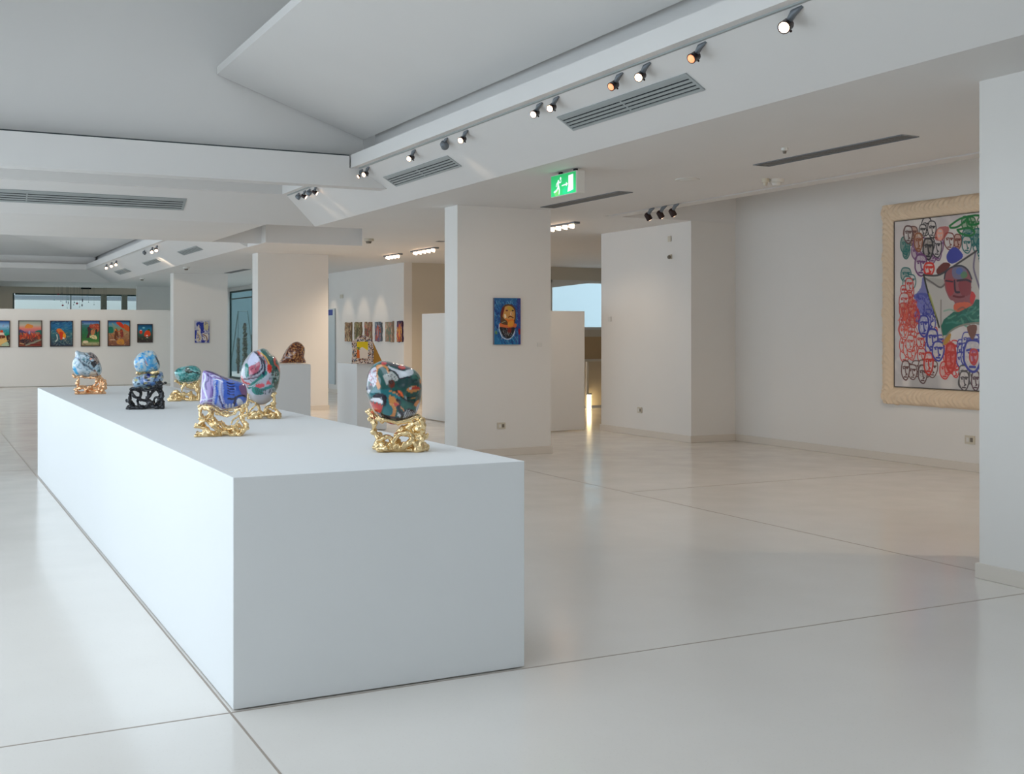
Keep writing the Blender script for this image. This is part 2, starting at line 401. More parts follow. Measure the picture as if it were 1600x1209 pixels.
# continuation of the slope past the cross beam, mitred into the far slope
m = MB(); Y1, Y2 = 16.57, 17.2
m.add([(XT,13.7,ZT),(XS,13.7,ZC),(XS,Y2,ZC),(XT,Y1,ZT), (XB,13.7,ZT),(XB,Y1-.09,ZT),(XB,13.7,ZT+.16),(XB,Y1-.09,ZT+.16)],
      [(0,1,2,3),(4,0,3,5),(6,4,5,7)])
m.add([(-4.2,Y1,ZT),(XT,Y1,ZT),(XS,Y2,ZC),(-4.2,Y2,ZC),(-4.2,Y1-.09,ZT),(XB,Y1-.09,ZT),(XB,Y1-.09,ZT+.16),(-4.2,Y1-.09,ZT+.16)],
      [(0,1,2,3),(4,5,1,0),(7,6,5,4)])
m.box(-4.2, 4.95, 13.95, Y1+.3, 4.0, 4.1); m.box(4.95, 5.0, 13.7, Y1, 3.79, 4.1); m.box(-4.2, 5.0, Y1+.15, Y1+.2, 3.79, 4.1)
m.box(XB, 5.0, 13.7, Y1, 3.79, 3.8); m.box(-4.2, 5.0, Y1-.09, Y1+.2, 3.79, 3.8)
struct(m.build('ceiling', M['ceil']))
# low ceiling
m = MB()
m.box(XS, 8.55, -4.2, 13.7, ZC, ZC+.5); m.box(8.62, 8.84, -4.2, 13.8, ZC, ZC+.5); m.box(8.55, 8.62, -4.2, 13.8, ZC+.06, ZC+.5)
m.box(XS, 8.55, 13.7, 17.2, ZC, ZC+.5); m.box(8.55, 8.62, 13.8, 17.2, ZC, ZC+.5); m.box(8.62, 20, 13.8, 17.2, ZC, ZC+.5)
m.prism([(6.19, 17.2), (20, 17.2), (20, 20.6), (7.41, 20.6)], 'z', ZC, ZC+.5); m.box(5.57, 20, 20.6, 25.2, ZC, ZC+.5); m.box(5.57, 10.2, 25.2, 44.3, ZC, ZC+.5)
m.box(-4.2, 4.66, 17.2, 20.9, ZC, ZC+.5); m.box(4.66, 7.4, 17.2, 20.6, 3.62, 3.75); m.box(4.66, 5.57, 20.6, 21.9, 3.62, 3.75)
struct(m.build('ceiling', M['ceil']))
m = MB(); m.box(8.84, 11.1, -4.2, 13.8, 4.25, 4.4); m.box(8.84, 8.9, -4.2, 13.8, ZC+.5, 4.4); m.box(8.845, 11.1, 13.785, 13.79, ZC+.002, 4.4)
struct(m.build('ceiling', M['ceil']))
# second bay
m = MB(); YA, YB = 21.9, 38.8
m.add([(XT,YA,ZT),(5.57,YA,ZC),(5.57,YB+.6,ZC),(XT,YB,ZT),(XB,YA,ZT),(XB,YB-.09,ZT),(XB,YA,ZT+.16),(XB,YB-.09,ZT+.16)], [(0,1,2,3),(4,0,3,5),(6,4,5,7)])
m.add([(-4.2,YB,ZT),(XT,YB,ZT),(5.57,YB+.6,ZC),(-4.2,YB+.6,ZC),(-4.2,YB-.09,ZT),(XB,YB-.09,ZT),(XB,YB-.09,ZT+.16),(-4.2,YB-.09,ZT+.16)], [(0,1,2,3),(4,5,1,0),(7,6,5,4)])
m.quad((XT,YA,ZT),(5.57,YA,ZC),(5.57,YA,ZT),(XT,YA,ZT+.001))
m.box(5.08, 5.13, YA-1, YB+.6, 3.79, 4.6); m.box(4.8, 5.6, YA-1, YB+.6, 4.55, 4.6); m.box(-4.2, 5.57, YB+.5, YB+.6, 3.7, 4.6); m.box(-4.2, 5.0, YB+.15, YB+.2, 3.79, 4.05); m.box(XB, 5.5, YA, YB, 3.79, 3.8); m.box(-4.2, 5.0, YB-.09, YB+.2, 3.79, 3.8)
m.box(-4.2, 5.57, 20.9, 20.95, ZC, 4.6)
m.add([(4.95,YA-.95,4.03),(4.95,YB+.2,4.03),(2.2,YB-2.4,4.5),(2.2,YA-.95,4.5),(-4.2,YB-2.4,4.5),(-4.2,YA-.95,4.5),(-4.2,YB+.2,4.03)],
      [(0,1,2,3),(3,2,4,5),(1,6,4,2)])
m.box(-4.2, 5.57, YB+.6, 44.3, ZC, ZC+.4)
struct(m.build('ceiling', M['ceil']))
# big roof over the lantern; unseen skylight opening added to brighten floor and plinth
m = MB(); m.box(-2.4, -1.9, -4.4, 20, 7.2, 7.4); m.box(1.7, 20, -4.4, 20, 7.2, 7.4); m.box(-1.9, 1.7, -4.4, 0, 7.2, 7.4); m.box(-1.9, 1.7, 8.5, 20, 7.2, 7.4); m.box(-4.4, 10.2, 20, 44.3, 4.62, 4.8); m.box(-4.4, 10.2, 20, 20.2, 4.62, 7.2); struct(m.build('ceiling', M['ceil']))
m = MB(); m.box(-4.2, 4.95, 13.72, 13.95, 3.79, 7.2); struct(m.build('wall_lantern', M['ceil']))
m = MB(); m.box(4.95, 5.1, -4.2, 13.95, 4.83, 7.2); struct(m.build('wall_lantern', M['ceil']))
# cross beam; a dark-painted strip gives the shade of the gap above
m = MB(); zb, zt = 3.40, 3.775
m.prism([(-4.2, zb), (XT+(ZT-zb)*(XS-XT)/(ZT-ZC)+.02, zb), (XT, ZT), (XB, ZT), (XB-.02, ZT), (XB-.02, zt), (-4.2, zt)], 'y', 13.46, 13.7)
struct(m.build('trim_beam', M['ceil'])).name = 'trim_3'
m = MB(); m.box(.70, XB-.02, 13.475, 13.73, zt-.004, 3.792); m.box(-4.2, .70, 13.475, 13.73, zt-.004, 3.802, 1); struct(m.build('trim_4', [mat('painted_gap_shade', (62,70,72), .8), M['ceil']]))
m = MB(); m.box(.78, .80, -4.2, 13.5, 3.775, 3.80)
# dark strip standing in for the groove's shade, turning up the wall
m = MB(); m.prism([(.70, 3.775), (.72, 3.775), (.60, 3.98), (.58, 3.98)], 'y', 13.70, 13.722); struct(m.build('painted_groove_shade', M['dark']))
# roof kerb at the parapet over bay 1
# ================================================================ pillars
def pillar(x0, x1, y0, y1, z, label, base=True):
    o = empty('pillar', ((x0+x1)/2, (y0+y1)/2, 0), label, 'pillar', 'white pillars along the gallery')
    k = o.location
    b = MB().box(x0-k.x, x1-k.x, y0-k.y, y1-k.y, 0, z).build('shaft', M['wall'], o)
    if base:
        e = .02
        MB().box(x0-k.x-e, x1-k.x+e, y0-k.y-e, y1-k.y+e, 0, .1).build('skirting', M['base'], o, bevel=.004)
    return o
pillar(6.17, 7.54, 4.90, 5.31, ZC, 'nearest white pillar, cut off by the right edge, in front of the crowd painting')
pillar(6.13, 7.50, 13.46, 13.86, ZC, 'white pillar with the blue portrait painting, behind the long plinth')
pillar(6.13, 7.62, 23.26, 23.7, ZC, 'cream-lit white pillar behind the brown stone sculpture')
pillar(6.13, 7.60, 32.06, 32.5, ZC, 'farthest white pillar, with a small blue and white painting')
o = empty('wall_pier', (10.43, 15.05, 0), 'broad white pier projecting from the right wall beside the doorway', 'pier')
MB().box(-.39, .42, -1.25, 1.25, 0, ZC).build('shaft', M['wall'], o)
MB().box(-.41, .42, -1.27, 1.27, 0, .1).build('skirting', M['base'], o, bevel=.004)
# free-standing partitions
def partition(x0, x1, y0, y1, z, label):
    o = MB().box(x0, x1, y0, y1, .012, z).build('display_partition', M['wall'], origin=((x0+x1)/2, (y0+y1)/2, 0), bevel=.004)
    return tag(o, label, 'partition', 'free-standing display partitions')
partition(-4.0, 7.13, 37.4, 37.6, 2.34, 'long white partition under the high window, hung with a row of colourful paintings')
partition(8.42, 8.50, 16.55, 20.1, 1.97, 'cream partition standing edge-on just left of the pillar with the blue portrait')
partition(8.42, 9.78, 16.4, 16.48, 1.97, 'cream partition standing right of the pillar with the blue portrait')
# the long plinth and the two pedestals
o = MB().box(1.18, 2.575, 4.88, 14.0, .006, .99).build('long_plinth', M['plinth'], origin=(1.88, 9.4, 0), bevel=.003)
tag(o, 'long low white plinth carrying six painted stones on stands', 'plinth')
# ================================================================ outside
m = MB(); m.box(-6, 10.2, 52, 52.2, -.1, 3.6); tag(m.build('courtyard_wall', M['sky']), 'pale blue-white courtyard wall seen through the high far window', 'wall')
m = MB(); m.box(12, 44, 30.5, 30.7, -.1, 9); tag(m.build('courtyard_wall', mat('pale_sky_backing', (178,198,204), .8)), 'added pale backing for the sky seen through the window right of the portrait pillar', 'wall')  # pale backing added beyond the window in place of bright sky
m = MB(); m.box(17.5, 17.7, 30.8, 52, -.1, 6); m.box(10.3, 17.5, 52, 52.2, -.1, 6); tag(m.build('courtyard_wall', mat('teal_render', (100,122,126), .8)), 'pale courtyard wall behind the dark trees beyond the glass', 'wall')
m = MB(); m.box(10.2, 60, 33, 70, -.2, -.1); m.box(-30, 10.2, 46, 70, -.2, -.1); m.box(20.2, 60, 0, 33, -.2, -.1)
struct(m.build('ground', M['floor']))
m = MB(); m.box(2, 9, 50.5, 51.9, 3.0, 3.15); tag(m.build('courtyard_canopy', M['lampgrey']), 'grey canopy edge outside the high far window', 'canopy')
# ================================================================ ceiling fittings
LAMPS = []
PS0 = Vector((XS, 0, ZC))                          # a point of the long slope; NS is its normal
USL = Vector((XS-XT, 0, ZC-ZT)).normalized()       # down the slope
NDN = Vector((-USL.z, 0, USL.x)); NDN = NDN if NDN.z < 0 else -NDN
def slope_pt(px, py): return on_plane(px, py, PS0, NDN)
PS2 = Vector((5.57, 0, ZC)); US2 = Vector((5.57-XT, 0, ZC-ZT)).normalized(); ND2 = Vector((-US2.z, 0, US2.x)); ND2 = ND2 if ND2.z < 0 else -ND2
def vent(c, u, v, nrm, L, Wd, label, nbar=4, split=True, name='ceiling_vent', group='louvred ceiling vents'):
    """flush louvre: frame, dark plate painted as the shaded void, slats"""
    o = empty(name, c, label, 'vent', group)
    u, v, nrm = Vector(u).normalized(), Vector(v).normalized(), Vector(nrm).normalized()
    z = Vector((0,0,0)); fw = min(.035, Wd*.13)
    m = MB()
    for sgn in (-1, 1):
        m.obox(z+v*sgn*(Wd/2-fw/2)+nrm*.004, u, v, nrm, L, fw, .012); m.obox(z+u*sgn*(L/2-fw/2)+nrm*.004, u, v, nrm, fw, Wd-2*fw, .012)
    m.build('frame', M['grille'], o)
    MB().obox(z+nrm*.001, u, v, nrm, L-2*fw, Wd-2*fw, .002).build('backing', M['dark'], o)
    inner = Wd-2*fw; pitch = inner/nbar
    for k in range(nbar):
        m = MB(); off = -inner/2+pitch*(k+.5) - pitch*.12
        for (a, b) in ([(-L/2+fw, -.012), (.012, L/2-fw)] if split else [(-L/2+fw, L/2-fw)]):
            m.obox(z+u*(a+b)/2+v*off+nrm*.005, u, v, nrm, b-a, pitch*.62, .005)
        m.build('slat', M['grille'], o)
    if split: MB().obox(z+nrm*.004, u, v, nrm, .02, inner, .008).build('divider', M['grille'], o)
    return o
def vent_from(pts, fn, v, nrm, label, **k):
    P = [fn(*p) for p in pts]      # near/far corners of the upper edge, then of the lower edge
    c = (P[0]+P[1]+P[2]+P[3])/4; L = ((P[1]-P[0]).length+(P[2]-P[3]).length)/2; Wd = ((P[3]-P[0]).dot(Vector(v)) + (P[2]-P[1]).dot(Vector(v)))/2
    return vent(c, (0,1,0) if k.pop('ydir', True) else (1,0,0), v, nrm, L, abs(Wd), label, **k)
vent_from([(872,182.6),(1071.6,112.7),(1102,139.4),(896,203.6)], slope_pt, USL, NDN, 'largest grey louvred vent in the sloping ceiling above the green exit sign')
vent_from([(600,276),(699,242.5),(720,258),(620,292)], slope_pt, USL, NDN, 'grey louvred vent in the sloping ceiling above the blue portrait pillar, second nearest')
s2 = lambda px, py: on_plane(px, py, PS2, ND2)
for pts, lb in [([(277,392.7),(307,383.7),(316.8,389.7),(287.5,398.7)], 'small louvred vent in the far bay slope, rightmost of three'),
                ([(222,410),(243,403.5),(253,408),(230,415)], 'small louvred vent in the far bay slope, middle of three'),
                ([(178,423.8),(196,418.5),(204.5,424),(188,429)], 'small louvred vent in the far bay slope, leftmost of three')]:
    vent_from(pts, s2, US2, ND2, lb, split=False)
UB = Vector((0, .63, -.38)).normalized(); NB_ = Vector((0, -.38, -.63)).normalized()
sb = lambda px, py: on_plane(px, py, Vector((0, 17.2, ZC)), NB_)
a, b = sb(290.5, 312.6), sb(287.7, 325.5); c0 = (a+b)/2; Lb = 4.2
vent((c0.x-Lb/2, c0.y, c0.z), (1,0,0), UB, NB_, Lb, .27, 'very long louvred vent across the ceiling beyond the cross beam, left side')
def slot(px4, label):
    P = [on_z(x, y, ZC) for x, y in px4]; x0 = (P[0].x+P[3].x)/2; x1 = (P[1].x+P[2].x)/2; ya = (P[0].y+P[1].y)/2; yb = (P[2].y+P[3].y)/2
    c = ((x0+x1)/2, (ya+yb)/2, ZC); o = empty('slot_diffuser', c, label, 'vent', 'flat ceiling slot diffusers')
    L = abs(yb-ya); Wd = max(.12, abs(x1-x0))
    m = MB(); f = .012
    for s_ in (-1, 1): m.box(s_*(Wd/2)-f/2, s_*(Wd/2)+f/2, -L/2, L/2, -.008, 0); m.box(-Wd/2, Wd/2, s_*L/2-f/2, s_*L/2+f/2, -.008, 0)
    m.build('frame', M['lampgrey'], o)
    MB().box(-Wd/2, Wd/2, -L/2, L/2, -.003, .0).build('backing', M['slot'], o)
    m = MB()
    for k in range(3): x = -Wd/2+Wd*(k+1)/4; m.box(x-.006, x+.006, -L/2, L/2, -.007, -.003)
    m.build('blade', M['slot'], o)
    return o
slot([(844.5,323),(865,324.5),(988,300),(967,298.6)], 'dark slot diffuser in the flat ceiling just behind the green exit sign')
slot([(1176.5,257),(1201,259),(1436,213),(1410,210)], 'long dark slot diffuser in the flat ceiling above the crowd painting')
slot([(352.7,426),(361,426.7),(389.5,420.7),(380.5,420)], 'short dark slot diffuser in the ceiling by the glazed doorway with trees')
# --- track spotlights
def spot(p, aim, label, scale=1.0, lit=True, name='spotlight', group='track spotlights', big=False):
    """bracket cone from the ceiling at p, barrel pointing to aim"""
    o = empty(name, p, label, 'spotlight', group)
    a = Vector(aim).normalized(); s = scale
    top = Vector((0,0,0)); j = Vector((0, 0, -.075*s))
    k = Vector((.0, -.10*s, -.012*s)); MB().tube([top+Vector((0,-.13*s,0)), top+Vector((0,-.06*s,-.018*s)), j], [.008*s, .022*s, .018*s], 10).build('bracket', M['lampgrey'], o, smooth=True)
    if big:
        MB().tube([j-a*.05*s, j-a*.02*s, j+a*.05*s, j+a*.07*s], [.03*s, .055*s, .062*s, .05*s], 14).build('barrel', M['lampgrey'], o, smooth=True)
        return o, j
    MB().tube([j-a*.035*s, j-a*.02*s, j+a*.045*s, j+a*.05*s], [.018*s, .036*s, .036*s, .038*s], 14, caps=True).build('barrel', M['lampdark'], o, smooth=True)
    MB().tube([j+a*.0502*s, j+a*.056*s], [.031*s, .027*s], 14).build('lens', M['lens'] if lit else M['lensdim'], o, smooth=True)
    MB().ball(j+Vector((.03*s, .0, -.03*s)), .008*s, 5).build('knob', M['lampdark'], o)
    return o, j
# head of the slope: strip where the lighting track runs
def track_pt(px, py):                    # point on the line X=XT at the pixel column
    return on_x(px, py, XT+.02)
TRK = [(838.7,160.4,1,1.0,'near the largest vent, leftmost of that pair'), (864.6,151,1,1.0,'near the largest vent, rightmost of that pair'),
       (962.3,115.6,0,1.0,'above the largest vent, left of the brightest one there'), (1004,100,1,1.05,'brightly lit, above the middle of the largest vent'),
       (1088.8,69,0,1.05,'dimly lit, just beyond the right end of the largest vent'), (1232.6,15.8,1,1.2,'nearest the camera at the top edge'),
       (643.7,235.5,1,1.0,'above the second vent, lone lit one'), (724.5,204.5,1,1.0,'right of the second vent beside the grey floodlight'),
       (562.5,265.7,1,.95,'left of a close pair by the cross beam'), (572.5,262.5,1,.95,'right of a close pair by the cross beam')]
STONES = {}
for i, (px, py, lit, s, lb) in enumerate(TRK):
    p = on_x(px, py, XT+.03); base = Vector((XT+.03, p.y+.02, ZT-.02+.0))
    r = ray(px, py); 
    aim = Vector((-.75, -.42, -.45)) if lit else Vector((-.85, -.2, -.5))
    sc_ = s*.92
    o, j = spot(base, aim, 'dark ceiling spotlight, '+lb, sc_, bool(lit))
p = on_x(693.7, 216, XT+.03)
spot((XT+.03, p.y, ZT-.02), (.6,.5,-.5), 'rounded grey floodlight on the sloping ceiling between two spotlights', .72, big=True, name='floodlight')
m = MB().box(XT-.012, XT+.012, -4.2, 13.4, ZT-.012, ZT+.004).build('lighting_track', M['grille']); tag(m, 'thin lighting track running along the sloping ceiling of the near bay', 'track')
m = MB().box(XT-.012, XT+.012, 13.75, 16.5, ZT-.012, ZT+.004).build('lighting_track', M['grille']); tag(m, 'short lighting track on the ceiling just beyond the cross beam', 'track')
for px, py, big, lb in [(465,304,1,'grey rounded spotlight beyond the cross beam, leftmost of four'), (474,302,0,'lit spotlight beyond the cross beam, second from left of four'),
                    (482,299,1,'grey rounded spotlight beyond the cross beam, third from left'), (491,297,0,'lit spotlight beyond the cross beam, rightmost of four')]:
    p = on_x(px, py, XT+.03); spot((XT+.03, min(p.y, 16.4), ZT-.02), (.7,-.35,-.5), lb, .85 if not big else .6, True, big=bool(big))
for px, py, big, lb in [(166,417,0,'lit spotlight of the far bay, leftmost of three by the smallest vent'), (174,414,0,'lit spotlight of the far bay, middle of three by the smallest vent'), (181,412,0,'lit spotlight of the far bay, rightmost of three by the smallest vent'),
                    (225,397,1,'grey unlit spotlight of the far bay'), (237,392,0,'red-glowing spotlight of the far bay, left of two'), (244,391,0,'red-glowing spotlight of the far bay, right of two')]:
    p = on_x(px, py, XT+.03); spot((XT+.03, p.y, ZT-.02), (-.1,-.8,-.4) if not big else (.7,.3,-.5), lb, 1.15 if not big else .7, True, big=bool(big))
# spotlights in the slot of the alcove
for k, (px, py) in enumerate([(1012,329), (1031,327), (1050,324)]):
    p = on_x(px, py, 8.585)
    spot((8.585, p.y, ZC+.0), (.62,.15,-.75), 'dark spotlight in the ceiling slot beside the exit sign, '+['leftmost','middle','rightmost'][k]+' of three', 1.15, True)
# small lamp rows in the corridor ceiling
for (px, py, n, L, lb) in [(614,397.5,4,.75,'short glowing lamp row in the corridor ceiling above the six reliefs'), (663,389,5,1.1,'long glowing lamp row in the corridor ceiling left of the portrait pillar'), (873,351,5,1.0,'glowing lamp row in the ceiling right of the portrait pillar')]:
    p = on_z(px, py, ZC); o = empty('ceiling_light', (p.x, p.y, ZC), lb, 'ceiling light', 'lamp rows in the corridor ceiling')
    MB().box(-.05, .05, -L/2-.05, L/2+.05, -.03, .0).build('housing', M['lampgrey'], o)
    for k in range(n):
        y = -L/2+L*(k+.5)/n; MB().tube([(0,y,-.03),(-.015,y,-.075)], [.04,.045], 12).build('lamp', M['lens'], o)
    LAMPS.append(((p.x, p.y, ZC-.12), (p.x, p.y, 0), 32 if px > 800 else 165, 150))
# detectors and sensors
def disc(name, px, py, r, h, label, cat, mt='plastic', second=None):
    p = on_z(px, py, ZC); o = empty(name, (p.x, p.y, ZC), label, cat)
    MB().tube([(0,0,0),(0,0,-h*.5),(0,0,-h*.55)], [r,r,r*.8], 20).build('base', M[mt], o, smooth=False)
    MB().tube([(0,0,-h*.55),(0,0,-h)], [r*.62,r*.45], 20).build('head', M[second or mt], o)
    return o
disc('smoke_detector', 1213, 280, .085, .07, 'larger round white smoke detector under the ceiling, right of a small one', 'detector', 'plasticw')
disc('smoke_detector', 1196, 279, .04, .075, 'small cream ceiling sensor left of the larger smoke detector', 'detector', 'plastic')
disc('ceiling_speaker', 1074, 280, .13, .02, 'flat round ceiling plate between the exit sign and the smoke detectors', 'speaker', 'plasticw')
disc('smoke_detector', 1226, 231, .03, .05, 'tiny ceiling sensor above the left end of the long slot diffuser', 'detector', 'plasticw', 'plasticd')
disc('smoke_detector', 576, 373, .09, .08, 'round smoke detector in the corridor ceiling left of the lamp rows', 'detector', 'plastic', 'plasticd')
disc('smoke_detector', 291, 417, .08, .08, 'small detector on the low ceiling right of the far bay vents', 'detector', 'plasticw', 'plasticd')
disc('smoke_detector', 222, 434, .08, .08, 'smallest detector on the low ceiling before the high window', 'detector', 'plasticw', 'plasticd')
slot([(681,376.3),(683,378),(695,377.5),(694,375.8)], 'tiny dark ceiling slot against the left side of the portrait pillar')
# --- green exit sign
ex = empty('exit_sign', (5.83, 10.12, 2.995), 'lit green exit sign with running figure, arrow and door, hung from the ceiling', 'exit sign')
MB().box(-.045, .055, -.26, .26, 0, .225).build('housing', M['plasticw'], ex, bevel=.006)
pc = Pic(0, 520, 0, 225, 300, '1db866'); pc.grad([(0,(28,176,96)),(225,(34,226,128))]); pc.ell(130,190,60,40,(150,230,110),.6); pc.ell(360,190,120,50,(20,236,160),.6)
Wt = (255,255,255)
pc.ell(205,45,16,17,Wt); pc.line([(160,70),(150,110),(165,140)],34,Wt); pc.line([(165,72),(200,88),(215,70)],12,Wt); pc.line([(150,75),(120,95),(112,120)],12,Wt)
pc.line([(152,130),(120,165),(70,178)],20,Wt); pc.line([(165,135),(180,165),(172,205)],20,Wt)
pc.line([(235,125),(330,118)],13,Wt,curve=False); pc.poly([(320,95),(362,117),(320,142)],Wt,smooth=False); pc.poly([(370,30),(468,24),(468,190),(350,205),(370,130)],Wt,smooth=False)
painted_panel('sign_face', pc, (-.0475, .25, .218), (0,-1,0), (0,0,-1), .50, .21, (-1,0,0), M['signface'], ex)
MB().box(-.01, .02, -.18, -.14, .225, .255).box(-.01, .02, .12, .16, .225, .255).build('bracket', M['dark'], ex)
# unlit sign over the far window
p = on_y(134.5, 448.5, FY-.1); o = tag(MB().box(-.17, .17, -.04, .04, -.07, .07).build('exit_sign', M['dark'], origin=tuple(p)), 'small dark unlit sign box over the high far window', 'exit sign')
# fix positions: the sign box vertices are local already
for v in o.data.vertices: v.co += p
# ================================================================ wall fittings
def plate(p, nrm, w, h, label, name='power_outlet', cat='socket', mt='plastic', kind='outlet', group=None):
    """small faceplate on a wall; nrm is the outward wall normal (x or y axis)"""
    o = empty(name, p, label, cat, group)
    n = Vector(nrm); u = Vector((0,0,1)).cross(n)
    MB().obox(n*.006, u, (0,0,1), n, w, h, .012).build('faceplate', M[mt], o, bevel=.002)
    if kind == 'outlet':
        for s_ in (-1, 1): MB().obox(n*.013+u*s_*w*.2, u, (0,0,1), n, w*.26, h*.5, .004).build('socket', M['plasticd'] if s_ > 0 else M['plasticw'], o)
    elif kind == 'switch':
        MB().obox(n*.014, u, (0,0,1), n, w*.4, h*.5, .008).build('rocker', M['plasticw'], o)
    elif kind == 'sensor':
        MB().ball(n*.03+Vector((0,0,-h*.1)), h*.42, 6).build('head', M['plasticd'], o, smooth=True)
    return o
p = on_y(783, 665, 13.46); plate(p, (0,-1,0), .12, .085, 'double wall socket low on the pillar with the blue portrait')
p = on_x(1000, 640.5, 10.04-.005); plate(p, (-1,0,0), .12, .09, 'double wall socket low on the broad pier')
p = on_x(1516, 687, RW); plate(p, (-1,0,0), .14, .10, 'double wall socket under the crowd painting, by the skirting')
p = on_x(1046.5, 373, 10.035); plate(p, (-1,0,0), .075, .085, 'pale square wall plate high on the broad pier', 'wall_plate', 'plate', 'plastic', None)
p = on_x(1048, 401, 10.035); plate(p, (-1,0,0), .06, .07, 'small brown-grey motion sensor high on the broad pier', 'motion_sensor', 'sensor', 'plastic', 'sensor')
p = on_y(843, 538.5, 13.46); plate(p, (0,-1,0), .07, .05, 'small white caption card right of the blue portrait', 'caption_card', 'label', 'plasticw', None)
p = on_x(953, 498.5, 10.035); plate(p, (-1,0,0), .09, .08, 'faint white caption card on the broad pier', 'caption_card', 'label', 'plasticw', None)
p = on_x(534, 463, 10.0); plate(p, (-1,0,0), .26, .10, 'small beige box high on the wall with six reliefs', 'wall_sensor', 'sensor', 'plastic', None)
EXPO = -0.1

PT = lambda px, py, X=XT+.03: on_x(px, py, X)
# spotlights grazing the slope (soft arcs of light)
for px, py in [(693.7,216),(491,297),(474,302)]:
    q = PT(px, py); y = min(q.y, 16.3); LAMPS.append(((XT+.06, y, ZT-.13), (XT+1.0, y+.25, ZT-.95), 9, 60))
for px, py in [(166,417),(237,392)]:
    q = PT(px, py); LAMPS.append(((XT+.06, q.y, ZT-.13), (XT+1.0, q.y+.25, ZT-.95), 12, 60))
# spotlights towards the plinth
for (px, py), tx, ty in [((838.7,160.4),2.1,5.9),((864.6,151),2.0,5.9),((1004,100),1.7,6.8),((643.7,235.5),1.8,8.4),((724.5,204.5),1.7,7.0),((562.5,265.7),1.6,10.6),((572.5,262.5),1.4,9.6)]:
    q = PT(px, py); LAMPS.append(((XT-.02, q.y, ZT-.16), (tx, ty, 1.15), 16, 34))
# far bay spotlights on the row of paintings and its partition
for x in (.6, 2.4, 4.2, 6.0): LAMPS.append(((min(x, 4.75), 34.0, 3.5), (x, 37.4, 1.5), 55, 80))
LAMPS.append(((5.0, 28.5, 3.4), (6.85, 32.0, 1.6), 60, 70))
# corridor and alcove
for y in (26.4, 27.6, 28.8, 30.0): LAMPS.append(((9.0, y, ZC-.1), (10.0, y+.1, 1.75), 22, 50))
for px, tx, ty in [(1012,10.05,14.6),(1031,10.85,12.2),(1050,10.85,10.4)]:
    q = on_x(px, 328, 8.585); LAMPS.append(((8.6, q.y, ZC-.13), (tx, ty, 1.4), 9 if tx < 10.5 else 24, 75))
LAMPS.append(((5.2, 10.5, 3.2), (6.8, 13.46, 1.7), 30, 50))
# ================================================================ painted stones on stands
def mesh_eval(o):
    dg = bpy.context.evaluated_depsgraph_get(); dg.update()
    me = bpy.data.meshes.new_from_object(o.evaluated_get(dg)); return me
class Frame:
    """local frame of a sculpture: x to the viewer's right, y away, z up; crop coordinates -> local metres"""
    def __init__(s, ox, oy, sc, base_px, front_py, D, ztop=.99):
        h = EYE-ztop; df = h*FPX/(front_py-HY); s.d = df+D; s.D = D; s.ox, s.oy, s.sc = ox, oy, sc
        t = (base_px-CX)/FPX; s.cph = math.cos(math.atan(t)); s.k = s.d/FPX; s.bx = base_px; s.y0 = HY+h*FPX/s.d
        r = ray(base_px, HY); s.org = Vector((r.x*s.d, r.y*s.d, ztop)); s.rz = -math.atan2(r.x, r.y)
    def xz(s, cx, cy):
        px = s.ox+cx/s.sc; py = s.oy+cy/s.sc
        return (px-s.bx)*s.k*s.cph, (s.y0-py)*s.k
    def m(s, v): return v/s.sc*s.k
def stone(F, name, parent, sil, pic, material, depth=.8, sub=5, dent=.012, seed=1, label=None, fold=None, yoff=0):
    P = [F.xz(*p) for p in smooth_closed(sil, 3)]
    xs = [p[0] for p in P]; zs = [p[1] for p in P]; cx = (min(xs)+max(xs))/2; cz = (min(zs)+max(zs))/2
    w = (max(xs)-min(xs))/2; h = (max(zs)-min(zs))/2; dy = depth*(w+h)/2
    # polar radius of the silhouette
    ang = np.array([math.atan2((p[1]-cz)/h, (p[0]-cx)/w) for p in P]); rad = np.array([math.hypot((p[0]-cx)/w, (p[1]-cz)/h) for p in P])
    o_ = np.argsort(ang); ang, rad = ang[o_], rad[o_]; ang = np.r_[ang[-1]-2*PI, ang, ang[0]+2*PI]; rad = np.r_[rad[-1], rad, rad[0]]
    bm = bmesh.new(); bmesh.ops.create_icosphere(bm, subdivisions=sub, radius=1)
    off = Vector((seed*3.1, seed*1.7, 0))
    for v in bm.verts:
        c = v.co.copy(); q = math.hypot(c.x, c.z)
        R = float(np.interp(math.atan2(c.z, c.x), ang, rad)) if q > 1e-6 else 1
        # fuller than a sphere so the stone reads as a boulder
        q2 = q**.86
        R = 1+(R-1)*min(1, q*1.2) 
        sx, sz = (c.x/q, c.z/q) if q > 1e-6 else (0, 0)
        yy = math.copysign(abs(c.y)**.9, c.y)
        n1 = noise.noise(c*1.6+off); n2 = noise.noise(c*3.7+off)
        g_ = 1+dent*(6*n1+2.5*n2)*(1-q**6)
        if fold: g_ *= fold(c)
        v.co = Vector((cx+sx*q2*R*w, yoff+yy*dy*(1+.12*n1)*g_, cz+sz*q2*R*h))
    me = bpy.data.meshes.new(name); bm.to_mesh(me); bm.free()
    o = link_mesh(name, me, material, parent)
    me.polygons.foreach_set('use_smooth', [True]*len(me.polygons))
    if pic is not None:
        n = len(me.vertices); c = np.empty(n*3); me.vertices.foreach_get('co', c); c = c.reshape(-1, 3)
        px = (c[:,0]/(F.k*F.cph)+F.bx-F.ox)*F.sc; py = (F.y0-c[:,2]/F.k-F.oy)*F.sc
        back = c[:,1] > yoff                      # the far side carries the same scheme, mirrored
        px = np.where(back, pic.x0+pic.x1-px, px)
        set_paint(me, pic.sample(px, py))
    if label: o['label'] = label
    return o
